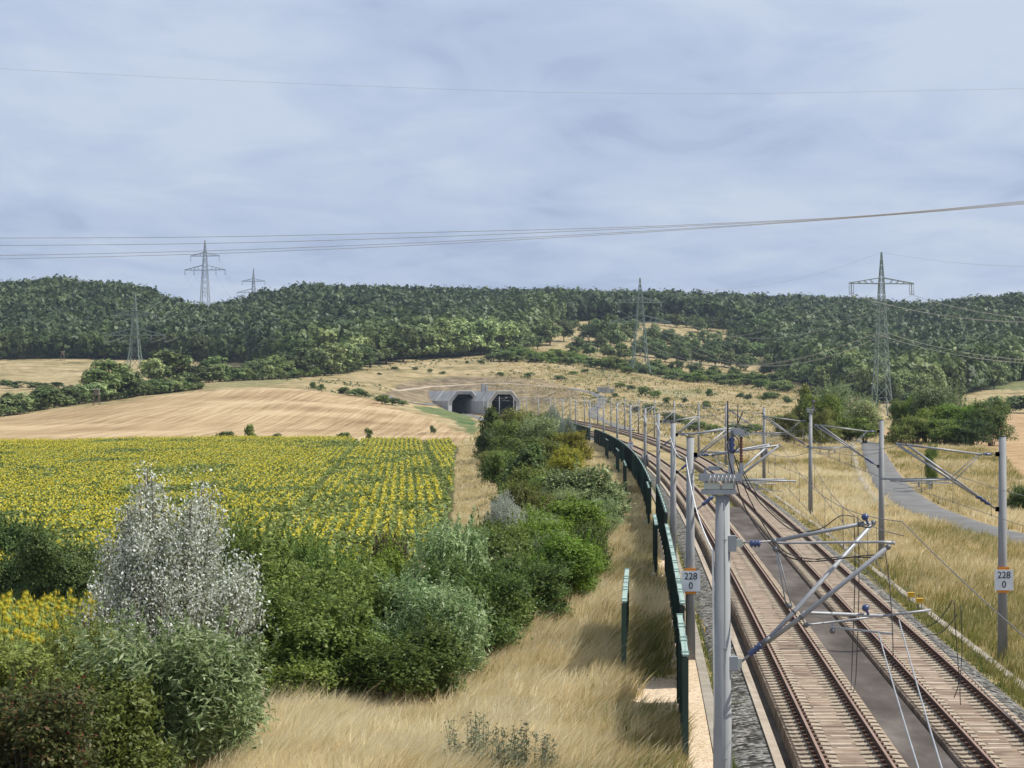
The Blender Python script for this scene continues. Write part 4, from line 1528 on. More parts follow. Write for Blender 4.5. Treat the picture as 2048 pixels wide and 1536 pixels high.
# link building between the mouths
lb_root = empty('portal_building', (-10.6, 944, -.6))
tag(lb_root, 'low concrete building with dark opening between the two tunnel mouths', 'building')
MB().box((0, 0, 8.0), (14, 6, 1.9)).box((0, -3.05, 9.1), (14.2, .3, .3)).build('beam', M['paleconc'], lb_root)
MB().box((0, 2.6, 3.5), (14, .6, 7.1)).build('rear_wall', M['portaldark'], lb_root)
MB().box((1.6, -2.6, 3.3), (.7, .7, 7.6)).box((-4.2, -2.6, 3.3), (1.4, .8, 7.6)).build('pillar', M['portal'], lb_root)

# ------------------------------------------------------------------ hut on the slope, hides, small things
h_ = ground_at(1207, 786)
hut = empty('utility_hut', (h_.x, h_.y, h_.z - .3))
tag(hut, 'flat roofed grey concrete utility hut with a pole on the slope', 'hut')
MB().box((0, 0, 1.3), (5.2, 3, 2.6)).build('wall', M['portal'], hut)
MB().box((0, 0, 2.72), (5.6, 3.4, .22)).build('roof', M['paleconc'], hut)
MB().box((-.9, -1.53, 1.2), (1.0, .06, 2.0)).box((.7, -1.53, 1.2), (1.0, .06, 2.0)).build('door', M['galv'], hut)
MB().box((3.6, .2, 1.05), (1.6, 2, 2.1)).build('annex', M['galv'], hut)
MB().tube([(2.0, 1.0, 2.7), (2.0, 1.0, 8.2)], .09, 8).build('pole', M['galv'], hut)


def hide(px, py, hgt, lbl):
    g_ = ground_at(px, py)
    r = empty('hunting_hide', (g_.x, g_.y, g_.z))
    tag(r, lbl, 'hide', 'raised hunting hides')
    MB().box((0, 0, hgt - .9), (1.6, 1.6, 1.6)).build('cabin', M['wood'], r)
    MB().box((0, 0, hgt - .02), (2.0, 2.0, .14)).build('roof', M['paleconc'], r)
    lg = MB()
    for sx in (-1, 1):
        for sy in (-1, 1):
            lg.beam((sx * 1.0, sy * 1.0, -.2), (sx * .75, sy * .75, hgt - 1.7), .14)
    lg.beam((-.95, -1, .9), (.95, -1, 1.6), .09).beam((-.95, -1, 1.6), (.95, -1, .9), .09)
    lg.build('leg_frame', M['wood'], r)


hide(193, 811, 5.0, 'raised wooden hunting hide in front of the hedgerow trees')
hide(125, 722, 5.5, 'small raised wooden hunting hide at the forest edge')

# ------------------------------------------------------------------ transmission pylons
def pylon(px, d, zb, h, arms, label, yaw, mat, base=.085, thick=.36):
    x = (px - 1024) * d / F
    root = empty('transmission_pylon', (x, d, zb), yaw)
    tag(root, label, 'pylon', 'lattice transmission pylons')
    zt_arm = max(a[0] for a in arms) * h
    hw = lambda z: np.interp(z, [0, h * .16, zt_arm, h], [base * h, base * h * .70, base * h * .24, .15])
    b = MB()
    levels = [0]
    while levels[-1] < h * .97:
        levels.append(levels[-1] + max(2.0, 1.9 * float(hw(levels[-1]))))
    levels[-1] = h
    cn = [(-1, -1), (1, -1), (1, 1), (-1, 1)]
    for i in range(len(levels) - 1):
        z0, z1_ = levels[i], levels[i + 1]
        w0, w1 = float(hw(z0)), float(hw(z1_))
        for k in range(4):
            c, c2 = cn[k], cn[(k + 1) % 4]
            b.beam((c[0] * w0, c[1] * w0, z0), (c[0] * w1, c[1] * w1, z1_), thick * (1.0 - .5 * z0 / h))
            b.beam((c[0] * w0, c[1] * w0, z0), (c2[0] * w1, c2[1] * w1, z1_), thick * .45)
            b.beam((c2[0] * w0, c2[1] * w0, z0), (c[0] * w1, c[1] * w1, z1_), thick * .45)
            if i % 3 == 1:
                b.beam((c[0] * w0, c[1] * w0, z0), (c2[0] * w0, c2[1] * w0, z0), thick * .5)
    for c in cn:
        b.box((c[0] * base * h, c[1] * base * h, -.6), (1.0, 1.0, 1.6))
    b.build('lattice_tower', mat, root)
    ends = []
    for (fz, half, ht, hang) in arms:
        z = fz * h
        w = float(hw(z))
        a = MB()
        for s in (-1, 1):
            for sy in (-1, 1):
                a.beam((s * w, sy * w, z), (s * half, sy * .25, z), thick * .95)
                a.beam((s * w, sy * w * .9, z + ht), (s * half, sy * .25, z + .15), thick * .85)
                for q in range(1, 5):
                    t0, t1 = q / 5, (q + .5) / 5
                    a.beam((s * (w + (half - w) * t0), sy * (w * (1 - t0) + .25 * t0), z), (s * (w + (half - w) * t1), sy * (w * (1 - t1) + .2 * t1), z + ht * (1 - t1)), thick * .5)
        a.box((0, 0, z), (2 * w, 2 * w, thick * .5))
        a.build('crossarm', mat, root)
        for s in (-1, 1):
            for hx in hang:
                ins = MB()
                ins.tube([(s * hx - .35, 0, z), (s * hx - .3, 0, z - 3.6)], .10, 5).tube([(s * hx + .35, 0, z), (s * hx + .3, 0, z - 3.6)], .10, 5).beam((s * hx - .3, 0, z - 3.6), (s * hx + .3, 0, z - 3.6), .2)
                ins.build('insulator_string', M['pylonfar'], root)
                q = Matrix.Rotation(yaw, 3, 'Z') @ Vector((s * hx, 0, z - 3.7)) + root.location
                ends.append(q)
    ends.append(Vector((x, d, zb + h)))
    return ends


ARM2 = lambda h: [((h - 12.2) / h, 11.4, 2.6, [11.2]), ((h - 22.8) / h, 16.0, 3.6, [15.8, 8.6])]
pA = pylon(270, 1210, 8.3 + (784 - 738) * 1210 / F, 40.5, ARM2(40.5), 'green lattice pylon standing in the pale field before the left forest', R(-6), M['pylon'], .095, .40)
pB = pylon(410, 1750, z1((410 - 1024) * 1750 / F, 1750), 8.3 + 304 * 1750 / F - z1((410 - 1024) * 1750 / F, 1750), ARM2(8.3 + 304 * 1750 / F - z1((410 - 1024) * 1750 / F, 1750)), 'tall grey lattice pylon rising from the saddle in the wooded ridge', R(-8), M['pylonfar'], .075, .34)
pC = pylon(507, 2190, 70, 8.3 + 247 * 2190 / F - 70, ARM2(8.3 + 247 * 2190 / F - 70), 'farthest grey lattice pylon partly hidden behind the ridge trees', R(-8), M['pylonfar'], .075, .36)
pD = pylon(1280, 1210, 16.3, 52.0, [((52 - 13.0) / 52, 11.6, 2.8, [11.3]), ((52 - 23.3) / 52, 16.2, 3.6, [15.9, 8.6])], 'green lattice pylon on the hillside between the orchard and the tunnel', R(8), M['pylon'], .10, .40)
pE = pylon(1763, 780, .0, 55.6, [((55.6 - 10.6) / 55.6, 11.4, 1.9, [11.1, 10.2])], 'tallest green lattice pylon standing behind bushes beyond the road', R(10), M['pylon'], .060, .31)


def spans(a, b, sag, lab, pairs, rad=.05):
    w0 = MB()
    for (i, j) in pairs:
        w = MB()
        w.tube(sagline(a[i], b[j], sag, 20), rad, 4)
        tag(w.build('power_cable', M['hvwire'], None), lab, 'cable', 'conductors between the pylons')


spans(pA, pB, 10, 'thin conductor from the pale field pylon up to the saddle pylon', [(i, i) for i in range(6)], .05)
spans(pB, pC, 16, 'thin conductor between the saddle pylon and the farthest pylon', [(i, i) for i in range(6)], .05)
zE = 8.3 + (784 - 690) * 780 / F
lowE = [Vector((((1763 + k) - 1024) * 780 / F, 780, zE + 4)) for k in (-14, -12, 12, 14)]
spans(pD, [pE[0], pE[2]] + lowE, 15, 'thin sagging conductor between the hillside pylon and the tallest pylon', [(0, 0), (1, 1), (2, 2), (3, 3), (4, 4), (5, 5)], .045)
spans([pE[0], pE[1], pE[2], pE[3]] + lowE, [P(2500, 600, 520), P(2510, 604, 520), P(2560, 590, 520), P(2570, 594, 520), P(2500, 690, 520), P(2510, 694, 520), P(2560, 680, 520), P(2570, 684, 520)], 7,
      'thin conductor running from the tallest pylon towards the right', [(i, i) for i in range(8)], .04)
spans([pE[-1]], [pD[-1]], 9, 'earth wire between the peaks of the hillside and tallest pylons', [(0, 0)], .03)
spans([pE[-1]], [P(2700, 470, 520)], 6, 'earth wire leaving the tallest pylon towards the right', [(0, 0)], .03)
spans([pD[-1]], [P(850, 640, 1900)], 9, 'faint earth wire from the hillside pylon to the ridge', [(0, 0)], .03)
# the line that crosses high in front
for k, (lb_, pts, da, db) in enumerate([
        ('uppermost of four bright conductors crossing the sky', [(-700, 472), (-300, 476), (0, 476), (400, 474), (800, 466), (1200, 456), (1500, 444), (1750, 430), (2048, 402), (2400, 362), (2800, 306)], 400, 330),
        ('second of four bright conductors crossing the sky', [(-700, 492), (-300, 493), (0, 491), (400, 487), (800, 476), (1200, 460), (1500, 446), (1750, 431), (2048, 404), (2400, 366), (2800, 310)], 412, 336),
        ('third of four bright conductors crossing the sky', [(-700, 518), (-300, 515), (0, 511), (400, 502), (800, 487), (1200, 467), (1500, 449), (1750, 432), (2048, 406), (2400, 370), (2800, 316)], 424, 342),
        ('lowest of four bright conductors crossing the sky', [(-700, 530), (-300, 524), (0, 518), (400, 508), (800, 492), (1200, 470), (1500, 450.5), (1750, 432.5), (2048, 408), (2400, 374), (2800, 322)], 436, 348),
        ('single thin earth wire crossing high in the sky', [(-700, 88), (-300, 117), (0, 137), (500, 163), (1000, 182), (1200, 186), (1500, 187), (2048, 177), (2400, 163), (2800, 140)], 420, 340)]):
    w_ = MB()
    n_ = len(pts)
    pp = [P(px, py, da + (db - da) * (px + 700) / 3500) for px, py in pts]
    w_.tube(catmull(pp, 6), .045 if k < 4 else .018, 6)
    tag(w_.build('power_cable', M['hvwire'], None), lb_, 'cable', 'conductors crossing the sky')


# ------------------------------------------------------------------ foliage meshes
def rand_unit(n, g):
    v = g.normal(size=(n, 3))
    return v / np.linalg.norm(v, axis=1, keepdims=True)


def leaf_quads(c, nrm, ln, wd, g, droop=0.0):
    """one folded diamond leaf at each point"""
    n = len(c)
    a = np.cross(nrm, rand_unit(n, g))
    a /= np.maximum(np.linalg.norm(a, axis=1, keepdims=True), 1e-6)
    a[:, 2] -= droop
    a /= np.linalg.norm(a, axis=1, keepdims=True)
    b = np.cross(nrm, a)
    b /= np.maximum(np.linalg.norm(b, axis=1, keepdims=True), 1e-6)
    ln = np.reshape(ln, (-1, 1)) if np.ndim(ln) else ln
    wd = np.reshape(wd, (-1, 1)) if np.ndim(wd) else wd
    v = np.stack((c - a * ln * .5, c + b * wd * .5 + a * ln * .05, c + a * ln * .5, c - b * wd * .5 + a * ln * .05), 1)
    return v


def crown(seed, n, lobes, leaf, flat=0.0, top=1.0, low=0.12, spread=.42, cluster=10, jit=.05, out=1.0, shape='round', asp=.5, lobe_r=(.20, .36), shoots=0):
    """leaf centres on a cluster of lobes in a unit-high, about unit-wide crown; returns quads (n,4,3)"""
    g = np.random.default_rng(seed)
    ls = []
    for i in range(lobes):
        t = (i + g.random() * .8) / lobes
        zc_ = low + (top - low) * (.18 + .66 * t)
        if shape == 'round':
            rad = spread * math.sqrt(max(0.0, 1 - ((zc_ - .48) / .56) ** 2)) * .72
        elif shape == 'cone':
            rad = spread * (1.0 - .75 * t) * .75
        elif shape == 'low':
            rad = spread * (1.0 - .45 * t)
        else:
            rad = spread * .35
        an = g.random() * 2 * math.pi + i * 2.4
        r = g.uniform(*lobe_r) * (1.0 if shape != 'cone' else (1 - .45 * t))
        rr = rad * math.sqrt(g.random() * .8 + .2)
        ls.append((rr * math.cos(an), rr * math.sin(an), min(zc_, top - r * .78), r))
    ls = np.array(ls)
    nc = max(1, n // cluster)
    w = ls[:, 3] ** 2
    li = g.choice(len(ls), nc, p=w / w.sum())
    u = rand_unit(nc, g)
    u[:, 2] = np.where(u[:, 2] < -.35, -u[:, 2], u[:, 2])
    rad = ls[li, 3] * (g.random(nc) ** .28) * (1 + (vnoise(u[:, 0] * 3 + li, u[:, 1] * 3 + u[:, 2] * 2, seed) - .5) * .5)
    cc = ls[li, :3] + u * rad[:, None] * np.array([1, 1, .85])
    cc = np.repeat(cc, cluster, 0)
    un = np.repeat(u, cluster, 0)
    c = cc + g.normal(size=cc.shape) * jit
    c[:, 2] = np.maximum(c[:, 2], .015)
    nr = un * out * .9 + rand_unit(len(c), g) * .95 + np.array([0, 0, .75])
    nr /= np.linalg.norm(nr, axis=1, keepdims=True)
    if shoots:
        li = g.choice(len(ls), shoots, p=w / w.sum())
        u = rand_unit(shoots, g)
        u[:, 2] = np.abs(u[:, 2]) * .8 + .25
        u /= np.linalg.norm(u, axis=1, keepdims=True)
        b0 = ls[li, :3] + u * ls[li, 3:4] * .9
        dr = u * .6 + np.array([0, 0, .7])
        dr /= np.linalg.norm(dr, axis=1, keepdims=True)
        ll = g.uniform(.06, .24, shoots)
        m_ = 26
        t_ = g.random((shoots, m_, 1))
        c2 = (b0[:, None, :] + dr[:, None, :] * ll[:, None, None] * t_ + g.normal(size=(shoots, m_, 3)) * .012 * (1.2 - t_)).reshape(-1, 3)
        c = np.concatenate((c, c2))
        nr = np.concatenate((nr, rand_unit(len(c2), g)))
    s = leaf * g.uniform(.6, 1.4, len(c))
    return leaf_quads(c, nr, s, s * asp, g)


def quads_mesh(name, v, smooth=False, attrs=None):
    n = len(v)
    return np_mesh(name, v.reshape(-1, 3), np.full(n, 4), np.arange(n * 4), None, attrs, smooth)


def stems_mesh(seed, n, h0, h1, r, spread, name='stems'):
    g = random.Random(seed)
    m = MB()
    for i in range(n):
        a = g.random() * 6.28
        q = g.random() * spread
        hh = g.uniform(h0, h1)
        b = Vector((math.cos(a) * q * .25, math.sin(a) * q * .25, -.04))
        t = Vector((math.cos(a) * q, math.sin(a) * q, hh))
        mid = b.lerp(t, .5) + Vector((g.uniform(-.03, .03), g.uniform(-.03, .03), .02))
        m.tube([b, mid, t], [r, r * .7, r * .3], 6)
    return m.mesh(name)


def trunk_mesh(seed, h, r, name='trunk', limbs=6):
    g = random.Random(seed)
    m = MB()
    m.tube([(0, 0, -.05), (g.uniform(-.01, .01), 0, h * .5), (g.uniform(-.02, .02), g.uniform(-.02, .02), h), (g.uniform(-.03, .03), g.uniform(-.03, .03), h * 1.7)], [r * 1.3, r, r * .75, r * .3], 7)
    for k in range(limbs):
        a = k * 2.4 + g.random()
        z0 = h * g.uniform(.75, 1.4)
        l = g.uniform(.16, .3)
        m.tube([(0, 0, z0), (math.cos(a) * l * .5, math.sin(a) * l * .5, z0 + l * .5), (math.cos(a) * l, math.sin(a) * l, z0 + l * 1.1)], [r * .5, r * .35, r * .12], 5)
    return m.mesh(name)


# near shrubs: dense small leaves
SHRUB = []
for s_ in range(5):
    SHRUB.append((quads_mesh('shrub_leaves', crown(100 + s_, 21000, 17, .034, shape='round', low=.0, spread=.50, cluster=12, jit=.032, lobe_r=(.11, .28), shoots=150)), stems_mesh(100 + s_, 9, .45, .8, .012, .3)))
LOW = []
for s_ in range(3):
    LOW.append((quads_mesh('shrub_leaves', crown(140 + s_, 18000, 14, .038, shape='low', low=.0, spread=.44, cluster=12, jit=.034, lobe_r=(.14, .30), shoots=110)), stems_mesh(140 + s_, 9, .4, .7, .012, .34)))
ROUND = []
for s_ in range(5):
    ROUND.append((quads_mesh('shrub_leaves', crown(120 + s_, 15000, 17, .040, shape='round', low=.0, spread=.52, cluster=12, jit=.03, lobe_r=(.13, .30), out=1.4)), stems_mesh(120 + s_, 9, .45, .8, .012, .3)))
WILL = []
for s_ in range(3):
    WILL.append((quads_mesh('willow_leaves', crown(160 + s_, 18000, 17, .046, shape='round', low=.0, spread=.50, cluster=16, jit=.04, shoots=170, asp=.26, lobe_r=(.14, .28))), stems_mesh(160 + s_, 12, .5, .85, .010, .34)))
# silver poplar: airy, many upright shoots
g_ = np.random.default_rng(5)
shoots, sm_ = [], MB()
for i_ in range(130):
    a_ = g_.random() * 6.28
    q_ = math.sqrt(g_.random()) * .44
    hh_ = (1.0 - .46 * (q_ / .44) ** 2.8) * (g_.uniform(.72, .88) if q_ < .26 else g_.uniform(.62, .92))
    if i_ < 9:
        q_, hh_ = (.10, .12, .08, .11, .15, .17, .20, .22, .16)[i_], (.99, .97, .95, .93, .91, .93, .90, .88, .90)[i_]
        a_ = (2.9, 2.6, 3.2, 2.2, 1.6, .3, .0, .6, 3.6)[i_]
    lean = np.array([math.cos(a_) * q_, math.sin(a_) * q_, 0])
    p0_, p1_, p2_ = lean * .15, lean * .75 + np.array([0, 0, hh_ * .5]), lean * 1.0 + np.array([0, 0, hh_])
    if i_ < 46:
        sm_.tube([tuple(p0_), tuple(p1_), tuple(p2_)], [.012, .007, .002], 6)
    m_ = 600
    t_ = g_.random(m_) ** .62 * .88 + .12
    c_ = ((1 - t_) ** 2)[:, None] * p0_ + (2 * t_ * (1 - t_))[:, None] * p1_ + (t_ ** 2)[:, None] * p2_
    c_ = c_ + g_.normal(size=c_.shape) * (.054 * (1.12 - t_ * .66))[:, None]
    shoots.append(c_)
c_ = np.concatenate(shoots)
c_[:, 2] = np.maximum(c_[:, 2], .03)
s_ = .0138 * g_.uniform(.6, 1.4, len(c_))
SILV = (quads_mesh('silver_leaves', leaf_quads(c_, (lambda q_: q_ / np.linalg.norm(q_, axis=1, keepdims=True))(rand_unit(len(c_), g_) + np.array([.45, -.25, .45])), s_, s_ * .62, g_)), sm_.mesh('stems'))
g_ = np.random.default_rng(15)
cw_, wm_ = [], MB()
for i_ in range(34):
    a_, q_ = g_.random() * 6.28, math.sqrt(g_.random()) * .48
    hh_ = g_.uniform(.45, 1.0) * (1 - .5 * q_)
    b0_, t0_ = np.array([math.cos(a_) * q_ * .7, math.sin(a_) * q_ * .7, 0]), np.array([math.cos(a_) * q_, math.sin(a_) * q_, hh_])
    wm_.tube([tuple(b0_), tuple((b0_ + t0_) / 2), tuple(t0_)], [.006, .005, .002], 5)
    tt_ = g_.random((85, 1)) * .9 + .1
    cw_.append(b0_ * (1 - tt_) + t0_ * tt_ + g_.normal(size=(85, 3)) * .035)
cw_ = np.concatenate(cw_)
cw_[:, 2] = np.maximum(cw_[:, 2], .02)
sw_ = .050 * g_.uniform(.5, 1.3, len(cw_))
WEED = (quads_mesh('weed_leaves', leaf_quads(cw_, rand_unit(len(cw_), g_), sw_, sw_ * .4, g_)), wm_.mesh('stems'))
# trees for the middle distance
TREE = []
for s_ in range(6):
    TREE.append((quads_mesh('crown_leaves', crown(200 + s_, 3600, 13, .070, shape='round', low=.02 if s_ % 3 else .10, spread=.5, cluster=7, jit=.03, asp=.75, lobe_r=(.14, .27), out=1.7)), trunk_mesh(200 + s_, .26, .022)))
POPL = []
for s_ in range(2):
    POPL.append((quads_mesh('crown_leaves', crown(230 + s_, 3200, 12, .070, shape='cone', low=.03, spread=.42, cluster=7, jit=.03, asp=.7, lobe_r=(.2, .34))), trunk_mesh(230 + s_, .2, .02)))
BUSH = []
for s_ in range(4):
    BUSH.append((quads_mesh('bush_leaves', crown(250 + s_, 1500, 7, .10, shape='low', low=.0, spread=.42, cluster=6, jit=.04, asp=.75, lobe_r=(.22, .36))), stems_mesh(250 + s_, 5, .3, .6, .014, .25)))
_cache = {}


def plant(kind, var, matk, x, y, h, w, label, cat, group, name, rz=None, zs=None, depth=None):
    """a tree or shrub: foliage and wood under one Empty, sharing mesh data per material"""
    fol, wood = kind[var % len(kind)] if isinstance(kind, list) else kind
    key = (fol.name, matk)
    if key not in _cache:
        me = fol.copy()
        me.materials.clear()
        me.materials.append(M[matk])
        _cache[key] = me
    if not wood.materials:
        wood.materials.append(M['bark'])
    zg_ = z1(x, y) if zs is None else zs
    root = empty(name, (x, y, zg_ - .03), rz if rz is not None else random.uniform(0, 6.28), (w, depth or w, h))
    tag(root, label, cat, group)
    istree = wood.name.startswith('trunk')
    link_mesh('crown' if istree else 'foliage', _cache[key], None, root)
    link_mesh('trunk' if istree else 'stems', wood, None, root)
    return root


def place(kind, var, matk, px, d, top, wpx, label, cat, group, name, rz=None):
    x = (px - 1024) * d / F
    zg_ = z1(x, d)
    h = HC + (YH - top) * d / F - zg_
    return plant(kind, var, matk, x, d, max(h, .5), wpx * d / F / .98, label, cat, group, name, rz)


